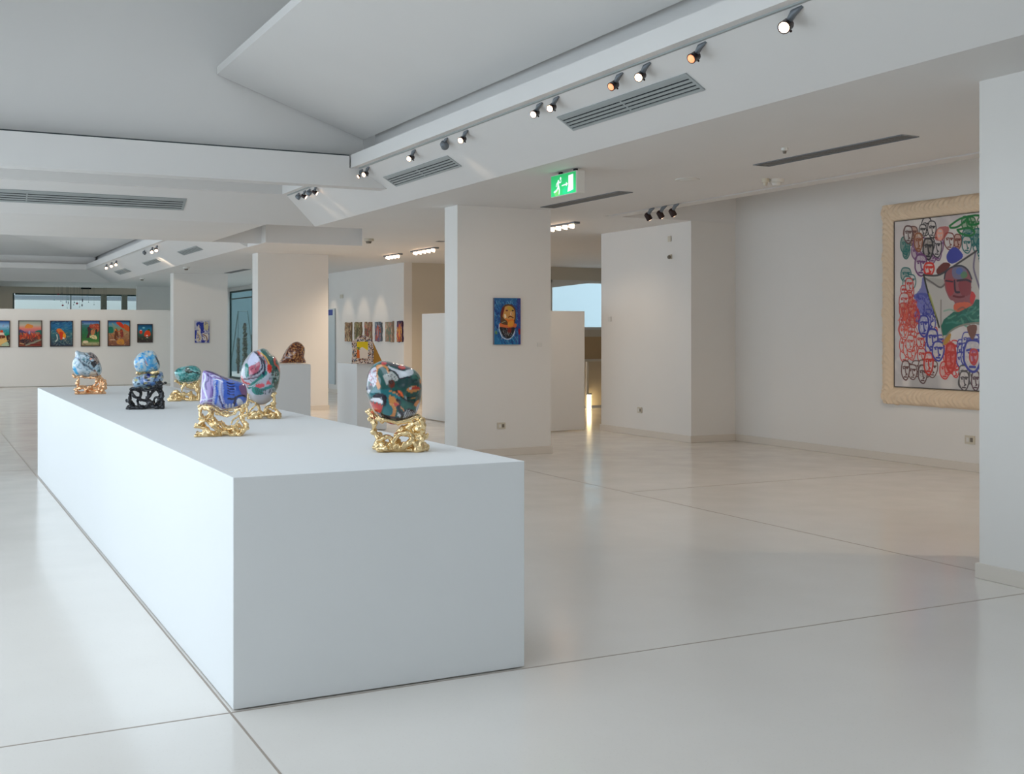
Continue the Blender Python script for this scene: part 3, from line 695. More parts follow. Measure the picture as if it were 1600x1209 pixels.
def stand(F, parent, strokes, material, name='stand', knobs=60, vox=.0042, seed=1, kr=(.008,.016), rscale=1.0, yb=1.0):
    r = random.Random(seed); m = MB(); D = F.D*.72
    def P(c, dep, rad): 
        x, z = F.xz(*c); return Vector((x, D*dep*yb, max(z, rad*.8)))
    spots = []
    for st in strokes:
        pts, rad = st[0], F.m(st[1])*rscale; mode = st[2] if len(st) > 2 else 'b'
        lays = {'f': [-1], 'k': [1], 'b': [-1, 1], 'm': [0], 'd': None}[mode]
        if lays is None:      # runs from front to back
            n = len(pts); q = [P(p, -1+2*i/(n-1), rad) for i, p in enumerate(pts)]; sets = [q]
        else:
            sets = []
            for L in lays:
                jx = 0 if L <= 0 else r.uniform(-.06, .06)*F.D*2
                q = [P(p, L*r.uniform(.55, 1.05), rad)+Vector((jx+ (0 if L <= 0 else r.uniform(-.01,.01)), 0, 0)) for p in pts]; sets.append(q)
        for q in sets:
            q = [Vector(p) for p in smooth_open([tuple(p) for p in q], 4)] if len(q) > 2 else q
            rs = [rad*r.uniform(.75, 1.3) for _ in q]
            m.tube(q, rs, 8); [m.ball(p, rr*1.02, 5) for p, rr in ((q[0], rs[0]), (q[-1], rs[-1]))]
            spots += [(p, rr) for p, rr in zip(q, rs)]
    for _ in range(knobs):
        p, rr = r.choice(spots); k = r.uniform(*kr)
        d = Vector((r.uniform(-1,1), r.uniform(-1,1), r.uniform(-1,1))).normalized()
        c = p+d*rr*.9; c.z = max(c.z, k*.7)
        m.ball(c, k, 5, sc=(r.uniform(.7,1.3), r.uniform(.7,1.3), r.uniform(.7,1.3)))
    # low ties so the front and back tangle are one casting
    me = bpy.data.meshes.new('tmp'); me.from_pydata(m.v, [], m.f); t = bpy.data.objects.new('tmp', me); COL.objects.link(t)
    rm = t.modifiers.new('r', 'REMESH'); rm.mode = 'VOXEL'; rm.voxel_size = vox; rm.use_smooth_shade = True
    out = mesh_eval(t); bpy.data.objects.remove(t)
    n = len(out.vertices); co_ = np.empty(n*3); out.vertices.foreach_get('co', co_); co_ = co_.reshape(-1,3)
    for i in range(n):
        p = Vector(co_[i]*70+seed); k = noise.noise(p)*.0022; co_[i] += k
        if co_[i][2] < .0008: co_[i][2] = .0008
    out.vertices.foreach_set('co', co_.ravel())
    o = link_mesh(name, out, None, parent); out.materials.clear(); out.materials.append(material); out.name = name
    return o
def sculpture(F, name, label, cat='sculpture', group='painted stones on stands'):
    return empty(name, tuple(F.org), label, cat, group, rz=F.rz)

# ---- 1: boulder in green, red and orange, nearest
F1 = Frame(570, 560, 11.51, 621, 708, .115)
pc = Pic(0, 1060, 20, 1210, 420, '0f5552')
G, O, K, Wh, Rd, T = (14,84,80), (214,140,74), (34,32,48), (206,210,216), (196,52,44), (18,112,120)
pc.poly([(560,380),(760,350),(960,380),(1040,480),(1040,700),(900,760),(700,700),(560,560),(520,460)], (18,76,68))
pc.poly([(580,400),(720,360),(900,370),(960,420),(820,440),(700,520),(600,500)], (12,58,58))
pc.poly([(840,180),(980,260),(1040,420),(960,380),(860,330),(850,260)], (18,100,84))
pc.poly([(390,60),(560,80),(860,150),(880,190),(740,190),(700,210),(620,210),(560,150),(430,110)], K)
pc.poly([(420,110),(470,150),(590,190),(700,220),(790,190),(860,200),(870,260),(820,300),(700,320),(650,350),(610,310),(560,240),(480,190),(425,150)], Wh)
pc.ell(665,150,65,34,Rd,rot=12); pc.ell(345,80,50,32,(200,50,56)); pc.poly([(170,110),(240,40),(300,40),(240,100),(190,130)], (40,130,140))
pc.poly([(210,130),(280,100),(400,130),(440,200),(420,260),(370,160),(280,150),(235,250),(260,400),(290,480),(280,520),(225,510),(200,300)], O)
pc.poly([(250,170),(330,150),(400,190),(390,260),(320,290),(330,380),(380,430),(350,460),(280,420),(250,260)], G)
pc.poly([(330,290),(420,260),(480,220),(560,290),(600,350),(560,390),(520,370),(480,360),(430,400),(420,450),(370,420),(340,340)], (190,192,188))
for x,y in [(490,280),(540,320),(440,320),(500,340),(400,350),(385,330),(430,290),(550,350),(470,300)]: pc.ell(x,y,13,8,K)
pc.line([(440,210),(520,220),(590,290),(620,350),(700,340),(820,325)],26,K)
pc.ell(485,440,55,75,(110,40,24)); pc.ell(470,410,40,40,(60,26,20)); 
pc.poly([(130,180),(205,150),(215,300),(210,430),(160,500),(130,430),(60,380),(80,260)], (212,212,224))
pc.strokes(60,[(150,60,90),(40,40,70),(190,90,110)],9,34,(70,205,190,470),ang=1.3,sp=.8,seed=4,a=.9)
pc.poly([(25,400),(60,470),(130,490),(120,520),(60,560),(25,600)],K); pc.poly([(40,200),(75,200),(60,440),(25,440)],K)
pc.poly([(40,570),(110,540),(90,600),(70,620)],Wh)
pc.poly([(90,620),(150,540),(190,480),(210,520),(300,540),(420,530),(560,600),(640,680),(600,720),(480,640),(450,640),(440,760),(500,880),(480,980),(400,1010),(330,960),(340,880),(390,800),(370,660),(300,600),(220,600),(160,650),(90,670)], T)
pc.poly([(160,640),(250,600),(350,620),(400,680),(380,800),(330,840),(330,740),(250,690),(170,690)], K)
pc.poly([(110,720),(190,680),(280,700),(330,750),(310,800),(280,790),(220,760),(140,750)], (222,222,226))
pc.poly([(100,740),(140,780),(160,740),(190,800),(230,750),(250,810),(290,780),(300,830),(330,810),(300,920),(270,960),(170,900),(120,830)], Rd)
pc.poly([(80,690),(110,800),(170,900),(230,960),(270,1030),(200,980),(110,860)], (212,128,70)); pc.poly([(60,700),(100,850),(180,980),(220,1060),(120,940)], (90,150,170))
pc.poly([(440,640),(500,660),(590,720),(640,790),(610,830),(560,830),(570,920),(540,1010),(480,1030),(440,1010),(500,960),(500,860),(450,790)], O)
pc.poly([(530,760),(610,800),(590,830),(540,820)],(206,70,60)); pc.line([(455,790),(520,800),(550,870),(520,950)],9,(236,170,110))
pc.line([(590,720),(650,810),(600,850),(650,960),(690,1070)],52,K); pc.line([(300,1000),(420,1030),(560,1060),(680,1090)],60,K)
pc.poly([(590,940),(640,1000),(640,1050),(610,1010),(590,1020)],Wh)
pc.poly([(660,740),(760,760),(850,790),(920,900),(900,960),(820,900),(700,900),(650,830)], (14,96,84))
pc.line([(650,850),(700,910),(740,950)],22,(220,150,100))
pc.poly([(700,920),(800,880),(900,940),(860,1030),(740,1090),(690,1020)],K)
for k in range(6): pc.line([(690+k*38,1060-k*10),(760+k*30,900+k*14)],9,Wh,curve=False)
for k in range(6): pc.line([(700,940+k*28),(890,980+k*22)],8,Wh,curve=False)
pc.poly([(750,540),(830,490),(900,480),(1000,530),(950,570),(840,600),(780,580)], O); pc.poly([(840,500),(930,490),(990,535),(900,550),(830,545)],(190,44,28)); pc.poly([(785,520),(840,490),(850,510),(810,550)],Wh)
pc.line([(450,560),(560,600),(640,650)],20,O); pc.poly([(585,560),(640,560),(700,660),(680,700),(600,640)],(226,90,30)); pc.line([(690,670),(800,690),(900,700)],14,(190,140,70))
pc.line([(560,560),(700,700),(900,770),(980,700)],30,(16,30,34)); pc.line([(740,690),(860,680),(960,640)],16,(20,30,30))
pc.poly([(880,810),(960,730),(980,780),(930,850)],(220,140,76)); pc.poly([(930,850),(990,780),(980,900),(920,950)],(200,206,220)); pc.poly([(985,370),(1030,390),(1020,450),(990,430)],O)
pc.poly([(380,1120),(480,1110),(560,1130),(520,1200),(450,1180)],(204,40,30)); pc.poly([(560,1110),(800,1100),(700,1210),(560,1210)],(210,212,222))
sc1 = sculpture(F1, 'painted_stone_sculpture', 'largest round stone painted green, orange, black and white on a gold stand, nearest the camera')
stone(F1, 'stone', sc1, [(300,45),(420,50),(600,95),(760,140),(880,190),(980,290),(1020,400),(1030,560),(1005,760),(960,920),(880,1040),(700,1130),(560,1190),(420,1170),(280,1060),(180,980),(110,850),(60,700),(22,560),(35,380),(70,230),(130,130),(220,70)], pc, M['glaze'], .78, 6, .012, 3)
FS = Frame(540, 540, 6.72, 621, 708, .115)
st1 = stand(FS, sc1, [([(262,700),(300,760),(400,760),(520,790),(640,780),(740,740),(815,770)],18), ([(262,700),(540,720),(815,770)],16,'k'),
  ([(275,690),(305,800),(300,880),(350,960),(390,1030)],19), ([(350,960),(330,1040),(390,1110),(480,1120),(600,1090),(700,1110),(780,1090),(835,1060)],26),
  ([(350,970),(440,940),(520,1000),(600,1030),(680,1000),(700,930),(640,900),(560,920),(500,990)],22,'f'), ([(790,770),(810,850),(740,900),(800,960),(850,940)],24),
  ([(800,780),(700,820),(620,870),(640,920),(700,880),(760,860)],24,'f'), ([(820,860),(760,960),(790,1040),(740,1100)],26), ([(600,860),(550,920),(520,980)],16),
  ([(700,980),(620,1040),(560,1060),(480,1020),(420,1060)],26,'f'), ([(720,1000),(750,1060),(700,1090)],24), ([(330,1040),(400,1060),(470,1100)],26),
  ([(262,760),(540,770),(815,790)],12,'d'), ([(815,760),(640,770),(300,780)],12,'d'), ([(340,1080),(560,1100),(780,1080)],18,'d'), ([(780,1080),(560,1090),(360,1080)],18,'d')],
  M['gold'], knobs=150, seed=11, kr=(.007,.017), rscale=1.16)
# ---- 2: angular blue and purple stone
F2 = Frame(300, 570, 10.07, 345, 683, .105)
pc = Pic(100, 900, 70, 720, 340, '8d76b8')
Bl, Vi, Wb = (52,96,196), (142,120,190), (206,212,238)
pc.poly([(470,200),(640,230),(780,280),(860,400),(860,600),(700,660),(560,700),(440,640),(460,400)],Bl,smooth=False)
pc.poly([(740,330),(820,310),(870,400),(870,520),(800,480),(760,420)],(132,92,140))
pc.poly([(330,200),(480,230),(500,400),(470,690),(330,620),(340,400)],(150,170,226),smooth=False)
pc.line([(400,230),(380,330),(400,420),(370,600)],34,(60,110,220)); pc.line([(450,260),(440,420),(480,600)],26,Wb); pc.line([(370,260),(350,420),(330,600)],22,Wb)
pc.line([(480,260),(460,400),(520,640)],20,(150,150,200)); pc.line([(430,480),(450,560),(480,640)],26,(34,36,110))
pc.line([(200,130),(210,200),(180,330),(230,500),(210,620)],26,Wb); pc.line([(250,130),(260,230),(215,280),(230,370)],26,(60,38,120)); pc.line([(300,150),(300,300),(330,420),(300,620)],14,(70,50,140))
pc.line([(150,540),(240,530),(330,520),(340,620)],16,Wb); pc.line([(150,610),(190,575),(320,580)],16,Wb); pc.line([(310,170),(350,160),(430,190)],20,(210,206,240)); pc.line([(330,230),(400,220),(480,260)],16,(230,230,250))
pc.line([(230,90),(330,120),(440,170),(560,230)],26,(70,40,100))
for k in range(5): pc.line([(550+k*4,270+k*42),(600,290+k*42),(660,285+k*44)],20,(20,26,80))
pc.line([(570,520),(640,530),(720,490),(800,480),(865,510)],30,(16,18,60)); pc.line([(690,510),(660,620)],40,(18,20,70)); pc.poly([(700,560),(740,520),(790,560),(800,610),(720,630)],(196,204,222))
for x in (540,590,640): pc.ell(x,640,16,40,(200,210,235))
pc.line([(500,640),(620,680),(760,640)],10,(200,206,230)); pc.strokes(26,[(40,50,130),(170,170,220)],8,60,(150,480,120,600),ang=1.5,sp=.3,seed=8,a=.7)
sc2 = sculpture(F2, 'painted_stone_sculpture', 'angular blue and purple painted stone on a tall gold stand, second nearest the camera')
stone(F2, 'stone', sc2, [(170,105),(235,85),(330,105),(480,175),(620,225),(760,268),(835,310),(870,400),(865,560),(830,612),(700,662),(560,692),(470,697),(380,652),(240,622),(125,615),(135,500),(150,300)], pc, M['glaze'], .62, 6, .010, 5)
stand(F2, sc2, [([(140,655),(300,645),(450,735),(600,770),(720,710),(860,610)],16), ([(400,765),(560,795),(700,735)],14,'f'), ([(150,660),(190,650),(300,720),(250,830),(140,800),(130,730),(150,660)],22),
  ([(140,800),(160,900),(220,1000),(250,1090),(80,1135)],28), ([(300,720),(330,840),(380,910),(450,920),(520,980),(560,1010)],26), ([(800,640),(790,760),(800,880),(860,940),(840,1000),(760,1080),(740,1120)],36),
  ([(850,640),(870,740),(820,800)],18,'f'), ([(70,1130),(200,1130),(330,1145),(430,1120),(520,1040),(620,1100),(760,1095)],28), ([(720,810),(640,860),(620,950),(680,940),(720,860)],16,'f'),
  ([(60,945),(130,960),(240,1000),(300,1060),(430,1060)],26), ([(260,880),(340,960),(420,1010),(520,1050)],28), ([(560,1000),(660,990),(760,960)],28), ([(120,900),(200,860),(280,900)],22), ([(200,1050),(330,1090),(380,1140)],28),
  ([(150,680),(450,720),(850,640)],12,'d'), ([(850,650),(450,740),(160,680)],12,'d'), ([(120,1120),(450,1110),(760,1090)],16,'d'), ([(650,1020),(720,1060),(650,1100)],30)],
  M['gold'], knobs=120, seed=21, kr=(.005,.012))
# ---- 3: upright egg-shaped stone
F3 = Frame(370, 540, 10.075, 407, 655.5, .12)
pc = Pic(40, 700, 30, 850, 340, 'a9adba')
Te = (20,120,112)
pc.blotch(90,3,.5,.75,(190,196,206)); pc.poly([(370,60),(450,40),(520,110),(640,220),(690,330),(690,620),(600,720),(540,640),(560,480),(480,280),(420,150)],(24,98,88))
pc.blotch(30,4,.55,.62,(150,176,178),1,(540,690,300,720)); pc.blotch(22,9,.6,.64,(20,40,48),1,(500,690,200,760))
pc.poly([(250,110),(310,110),(350,200),(320,260),(260,290),(190,320),(180,230)],(206,208,232)); pc.poly([(190,330),(280,290),(350,240),(370,300),(330,400),(240,470),(190,430)],(186,92,112))
pc.line([(210,380),(260,340),(310,330)],10,(90,40,60)); pc.line([(290,260),(300,400)],7,(50,40,60)); pc.line([(190,470),(280,440),(350,400),(400,330),(380,220),(330,140),(280,90)],24,(30,34,60))
pc.line([(120,520),(240,500),(350,470),(430,380),(430,280),(370,160),(320,90)],20,(70,30,60)); pc.poly([(130,290),(180,290),(190,460),(140,470)],Te)
pc.line([(330,90),(420,150),(480,230),(500,330)],20,(222,120,80)); pc.line([(380,110),(460,180),(520,300)],14,(226,190,90)); pc.line([(340,120),(420,190),(460,280)],14,(190,60,60))
pc.poly([(480,310),(510,280),(550,330),(540,390),(515,430),(480,380)],(214,48,34)); pc.line([(590,190),(600,280),(650,330),(680,400)],28,(208,82,64)); pc.ell(600,210,22,26,(214,60,50))
pc.line([(200,640),(260,590),(330,540),(450,420)],62,Te); pc.line([(120,640),(240,620),(330,560),(460,470)],12,(190,200,206)); pc.line([(80,480),(110,560),(200,590)],30,(200,84,84)); pc.strokes(16,[(206,70,80),(90,40,60)],8,40,(70,240,480,620),seed=3)
pc.poly([(300,600),(420,580),(430,630),(320,650)],(206,84,96)); pc.poly([(460,590),(490,530),(540,590),(500,600)],(210,70,84)); pc.line([(380,690),(460,660),(540,630)],50,(34,130,130)); pc.poly([(240,650),(330,640),(420,740),(320,760),(250,720)],Te)
for k in range(6): pc.line([(290+k*30,650),(320+k*26,760)],9,(20,40,50),curve=False)
pc.line([(410,180),(440,330),(420,450)],30,(20,40,60)); pc.poly([(40,760),(700,760),(700,860),(40,860)],(178,176,182),smooth=False)
sc3 = sculpture(F3, 'painted_stone_sculpture', 'tall egg-shaped stone painted teal, pink and red on a gold stand')
stone(F3, 'stone', sc3, [(300,75),(370,50),(410,38),(470,60),(530,125),(600,170),(655,260),(683,360),(684,480),(655,640),(610,730),(540,860),(400,930),(240,890),(170,760),(90,620),(55,500),(70,380),(110,260),(170,170),(240,95)], pc, M['glaze'], .85, 6, .010, 9)
stand(F3, sc3, [([(170,755),(300,790),(440,780),(560,760),(590,740),(540,700),(460,730)],17), ([(160,740),(400,700),(600,750)],14,'k'), ([(160,820),(230,860),(290,880),(340,960),(360,1090),(300,1150)],20), ([(190,1060),(220,1000),(270,950),(310,900),(270,870)],16,'f'),
  ([(180,1110),(260,1150),(360,1150),(440,1070),(520,1130),(660,1150)],26), ([(570,750),(590,850),(570,920),(600,980),(650,1060),(665,1150)],24), ([(450,1060),(460,990),(510,950),(570,970)],24), ([(350,1030),(420,1080),(500,1080)],24), ([(230,1100),(290,1050),(340,1080)],30), ([(520,1040),(580,1080),(560,1140)],30),
  ([(170,760),(380,780),(590,750)],12,'d'), ([(590,760),(380,770),(190,760)],12,'d'), ([(200,1130),(420,1110),(640,1130)],16,'d'), ([(180,790),(160,900),(170,1090)],16)],
  M['gold'], knobs=90, seed=31, kr=(.006,.016))
# ---- 4: flat teal stone
F4 = Frame(260, 560, 17.27, 290.5, 627, .13)
pc = Pic(200, 960, 160, 660, 260, '3f9a98')
pc.blotch(70,2,.45,.7,(130,196,194)); pc.blotch(30,5,.58,.66,(20,96,96)); pc.poly([(520,240),(600,230),(640,300),(720,340),(700,380),(560,390),(500,330)],(44,60,44)); pc.ell(585,265,24,16,(214,230,214)); pc.line([(640,330),(760,370),(860,400)],30,(30,40,40))
pc.line([(520,440),(640,470),(760,430),(900,420),(920,370),(840,320)],26,(24,124,122)); pc.line([(500,470),(640,465)],14,(170,216,212)); pc.line([(380,260),(480,220)],14,(150,214,214)); pc.line([(750,330),(880,350),(910,400)],12,(170,226,226))
pc.strokes(40,[(190,210,206),(30,90,90),(150,180,180)],9,50,(240,900,460,620),seed=6); pc.poly([(220,430),(340,450),(330,600),(240,560)],(176,190,190),.6)
sc4 = sculpture(F4, 'painted_stone_sculpture', 'small flat teal stone on a spreading gold stand, behind the blue and purple one')
stone(F4, 'stone', sc4, [(218,360),(290,270),(430,220),(560,200),(700,180),(830,220),(920,310),(940,400),(900,510),(820,600),(640,645),(460,645),(350,620),(270,520),(225,440)], pc, M['glaze'], .8, 5, .016, 12)
stand(F4, sc4, [([(240,590),(340,660),(470,690),(600,700),(760,720),(900,610)],22), ([(455,690),(430,780),(415,870)],22,'f'), ([(860,620),(850,780),(860,860),(880,1000),(860,1150)],40), ([(70,1090),(120,990),(180,910),(260,890),(400,960),(560,960),(680,980),(760,1060),(860,1110)],34),
  ([(90,1110),(240,1140),(450,1070),(600,1110),(720,1140),(880,1150)],34), ([(500,680),(640,770),(800,790),(860,850)],30), ([(200,1000),(260,1080),(350,1100)],40), ([(300,940),(340,1020),(460,1020)],40), ([(620,930),(640,1010),(720,1060)],36), ([(170,1000),(200,900),(220,870)],26,'f'), ([(250,600),(560,690),(880,620)],16,'d'), ([(120,1110),(480,1090),(860,1120)],24,'d')],
  M['gold'], knobs=80, seed=41, vox=.005, kr=(.008,.018))
# ---- 5: two stones stacked on a black stand
F5 = Frame(190, 540, 11.51, 228.5, 640, .13)
pc = Pic(180, 780, 70, 780, 300, 'a8c4d2')
pc.blotch(60,3,.5,.62,(80,170,216),1,(180,780,70,480)); pc.blotch(34,8,.6,.66,(20,140,206),1,(180,780,70,480)); pc.blotch(40,21,.58,.7,(196,204,196),1,(180,780,70,480)); pc.line([(400,150),(410,260),(440,360),(540,420)],22,(60,140,190)); pc.line([(400,250),(440,300),(470,340)],9,(190,130,120)); pc.ell(340,215,40,18,(0,140,216)); pc.ell(515,225,30,16,(10,140,216)); pc.ell(255,290,30,26,(30,150,224)); pc.poly([(600,180),(650,240),(690,340),(660,330)],(50,70,80))
pc.blotch(50,5,.4,.6,(90,130,190),1,(180,780,482,780)); pc.blotch(60,14,.55,.65,(176,172,110),1,(180,780,482,780)); pc.blotch(36,31,.6,.66,(30,40,70),1,(180,780,482,780)); pc.ell(480,540,40,40,(20,26,120)); pc.ell(430,560,34,40,(40,44,40)); pc.line([(400,500),(400,620),(500,640),(530,560)],12,(200,204,230)); pc.ell(640,520,50,16,(40,40,60),rot=-30); pc.ell(560,680,40,36,(90,140,206))
sc5 = sculpture(F5, 'stacked_stone_sculpture', 'two stacked blue and white painted stones on a black openwork stand')
stone(F5, 'upper_stone', sc5, [(400,100),(500,85),(585,100),(650,220),(690,330),(680,410),(640,450),(540,478),(400,482),(290,472),(240,400),(218,310),(240,230),(300,150)], pc, M['glaze'], .85, 5, .012, 14, 'pale blue and white mottled round stone')
stone(F5, 'lower_stone', sc5, [(195,650),(215,580),(290,545),(380,490),(480,485),(560,510),(640,475),(720,465),(757,540),(750,610),(680,690),(560,750),(400,765),(260,755),(208,710)], pc, M['glaze'], .8, 5, .02, 16, 'lumpy blue, yellow and white stone')
stand(F5, sc5, [([(270,500),(380,490),(470,480),(560,495),(640,462)],14,'m'), ([(530,490),(580,470),(630,460)],16,'f'), ([(280,495),(460,480),(620,470)],12,'d')], M['gold'], name='collar', knobs=24, seed=51, vox=.005)['label'] = 'gold knobbly collar between the two stones'
stand(F5, sc5, [([(170,770),(250,770),(330,740),(400,790),(520,790),(640,730),(720,690),(750,680)],24), ([(640,690),(690,640),(700,720)],26,'f'), ([(175,770),(160,850),(140,980),(190,1080),(130,1155)],24), ([(250,770),(330,830),(330,930),(260,920),(200,850)],24), ([(300,940),(290,1000),(330,1070),(430,1080),(490,1030),(430,980),(320,960)],24,'f'),
  ([(110,1158),(200,1150),(300,1160),(420,1140),(520,1080),(620,1100),(740,1140)],32), ([(700,700),(700,800),(730,880),(720,960),(740,1130)],34), ([(590,1060),(580,970),(630,915),(680,960),(640,1020)],22,'f'), ([(470,790),(480,870),(460,950)],24,'m'), ([(640,750),(560,830),(490,910),(450,950),(560,1030)],26), ([(100,985),(150,990),(220,1040)],22), ([(160,830),(130,860)],14,'f'),
  ([(740,900),(770,905)],10,'f'), ([(740,990),(768,1000)],10,'f'), ([(740,1070),(768,1085)],10,'f'), ([(200,1100),(280,1120),(380,1110)],30), ([(600,1080),(700,1080)],40,'b'), ([(180,780),(450,800),(740,690)],16,'d'), ([(150,1140),(430,1110),(740,1130)],20,'d'), ([(740,1130),(430,1100),(200,1130)],20,'d')],
  M['black'], knobs=36, seed=52, vox=.005, kr=(.006,.012))
# ---- 6: silvery white-blue boulder, farthest left
F6 = Frame(100, 540, 15.11, 139, 616.3, .14)
pc = Pic(180, 920, 90, 760, 300, 'b4cad6')
pc.blotch(90,3,.5,.7,(206,222,232)); pc.blotch(30,7,.58,.64,(110,150,170)); pc.poly([(215,560),(240,480),(300,560),(350,680),(290,670)],(30,160,214)); pc.poly([(560,160),(680,170),(790,270),(830,360),(780,430),(700,330),(620,300),(600,220)],(166,150,146))
pc.blotch(26,11,.55,.6,(50,36,40),1,(560,830,150,440)); pc.poly([(620,360),(700,390),(780,430),(700,520),(650,470),(640,420)],(16,12,22)); pc.line([(480,180),(540,230),(640,270)],22,(20,60,70)); pc.line([(520,240),(550,330),(520,440)],20,(20,80,96)); pc.ell(470,310,22,40,(10,110,120)); pc.ell(480,360,18,18,(10,14,30)); pc.ell(485,445,34,28,(14,24,40))
pc.line([(350,310),(420,390),(480,450),(560,470),(650,560),(760,610),(790,690)],24,(50,56,72)); pc.line([(700,570),(770,610),(780,700)],20,(120,70,46)); pc.ell(820,590,40,34,(60,110,120)); pc.line([(260,170),(280,280),(360,300)],14,(90,100,150)); pc.strokes(20,[(96,110,160),(230,236,250)],9,60,(260,400,120,280),ang=1.5,sp=.5,seed=5)
pc.ell(630,310,26,22,(240,150,110)); pc.poly([(640,600),(760,620),(750,690),(600,700)],(206,186,160),.8)
sc6 = sculpture(F6, 'painted_stone_sculpture', 'silvery white and pale blue stone on a copper-gold stand, farthest left on the plinth')
stone(F6, 'stone', sc6, [(300,108),(420,148),(560,160),(650,155),(770,245),(830,350),(882,480),(895,600),(840,700),(700,725),(500,728),(380,712),(280,672),(212,580),(195,430),(225,320),(268,240),(262,160)], pc, M['glaze'], .8, 5, .02, 22)
stand(F6, sc6, [([(235,680),(260,740),(400,720),(520,750),(660,740),(780,760),(850,720)],24), ([(355,780),(320,880),(330,980)],20,'f'), ([(300,1030),(330,1140),(480,1150),(620,1120),(780,1150),(960,1145)],32), ([(790,740),(880,820),(940,920),(930,1020),(880,1080),(850,1140)],38), ([(770,800),(760,880),(680,940),(600,970),(520,1030)],24,'f'), ([(550,1030),(680,1000),(780,1000),(860,960)],32), ([(260,1025),(380,970),(470,980),(520,1040),(480,1100)],32), ([(620,1050),(700,1080),(800,1090)],36), ([(850,850),(860,960),(820,1060)],36), ([(250,720),(540,730),(840,740)],18,'d'), ([(330,1130),(600,1110),(900,1120)],24,'d')],
  M['copper'], knobs=90, seed=61, vox=.0055, kr=(.009,.019))
# ================================================================ brown stone and mosaic picture on white pedestals
def pedestal(x0, x1, y0, y1, z, label):
    return tag(MB().box(x0, x1, y0, y1, .01, z).build('pedestal', M['plinth'], origin=((x0+x1)/2, (y0+y1)/2, 0), bevel=.004), label, 'pedestal', 'white display pedestals')
r_ = ray(485.5, 569); dpd = .5*FPX/48; x1 = r_.x*dpd; y1 = r_.y*dpd
pedestal(x1-.58, x1, y1, y1+.58, 1.1, 'white pedestal carrying the brown glazed stone')
FB = Frame(240, 340, 5.0, 461, 568, .2, 1.1)
sb_ = tag(stone(FB, 'brown_stone', None, [(984,1141),(1000,1100),(1030,1040),(1075,985),(1125,968),(1172,1000),(1182,1040),(1176,1090),(1188,1120),(1182,1141),(1080,1143)], None, M['amber'], .8, 5, .02, 31), 'speckled amber-brown glazed boulder on a white pedestal', 'sculpture')
sb_.location = FB.org; sb_.rotation_euler.z = FB.rz
for v in sb_.data.vertices: v.co.z = max(v.co.z, .001)
r_ = ray(557.7, 568.5); dpd = .5*FPX/47.5; x0 = r_.x*dpd; y0 = r_.y*dpd
pedestal(x0, x0+.52, y0, y0+1.0, 1.1, 'deep white pedestal carrying the mosaic-framed picture')
FM = Frame(500, 480, 6.667, 567, 568.6, .12, 1.1)
ms = empty('mosaic_picture', tuple(FM.org), 'arched mosaic picture with yellow and pink panel and golden wedge back on a pedestal', 'sculpture', rz=FM.rz)
sil = [(330,585),(335,470),(330,360),(370,330),(400,300),(450,292),(520,315),(545,345),(560,440),(555,585)]
P = [FM.xz(*p) for p in sil]; P = [(x, max(.003, z)) for x, z in P]
m = MB(); m.prism(P, 'y', -.11, -.05)
bm_ = m.build('mosaic_frame', None, ms)
mm = mat('mosaic_chips', (170,140,120), .35); nt = mm.node_tree; tc = nt.nodes.new('ShaderNodeTexCoord'); vo = nt.nodes.new('ShaderNodeTexVoronoi'); vo.inputs['Scale'].default_value = 60
rp = nt.nodes.new('ShaderNodeValToRGB'); rp.color_ramp.interpolation = 'CONSTANT'; e = rp.color_ramp.elements
e[0].color = (*lin((226,206,190)),1); e[1].position = .35; e[1].color = (*lin((120,66,50)),1)
for p_, c_ in ((.5,(212,180,160)),(.66,(66,42,44)),(.78,(196,160,120)),(.9,(90,110,130))): x = e.new(p_); x.color = (*lin(c_),1)
sp = nt.nodes.new('ShaderNodeSeparateColor'); nt.links.new(tc.outputs['Object'], vo.inputs['Vector']); nt.links.new(vo.outputs['Color'], sp.inputs[0]); nt.links.new(sp.outputs[0], rp.inputs[0]); nt.links.new(rp.outputs[0], nt.nodes['Principled BSDF'].inputs['Base Color'])
bm_.data.materials.append(mm)
pc = Pic(385, 500, 355, 530, 90, 'f2dcc8'); pc.poly([(385,355),(500,355),(500,450),(470,430),(440,410),(400,440),(385,440)],(240,204,30),smooth=False); pc.blotch(40,2,.5,.6,(120,130,60),1,(385,500,390,440)); pc.poly([(385,440),(410,440),(415,530),(385,530)],(226,110,40),smooth=False)
a_ = FM.xz(385, 358); b_ = FM.xz(500, 528); painted_panel('picture_panel', pc, (a_[0], -.116, a_[1]), (1,0,0), (0,0,-1), b_[0]-a_[0], a_[1]-b_[1], (0,-1,0), M['canvas'], ms)
W1 = [FM.xz(*p) for p in [(545,345),(645,560),(640,586),(545,586)]]; W1 = [(x, max(.003, z)) for x, z in W1]
MB().prism(W1, 'y', -.05, .12).build('golden_wedge', mat('golden_metal', (196,140,60), .35, metal=.7), ms)
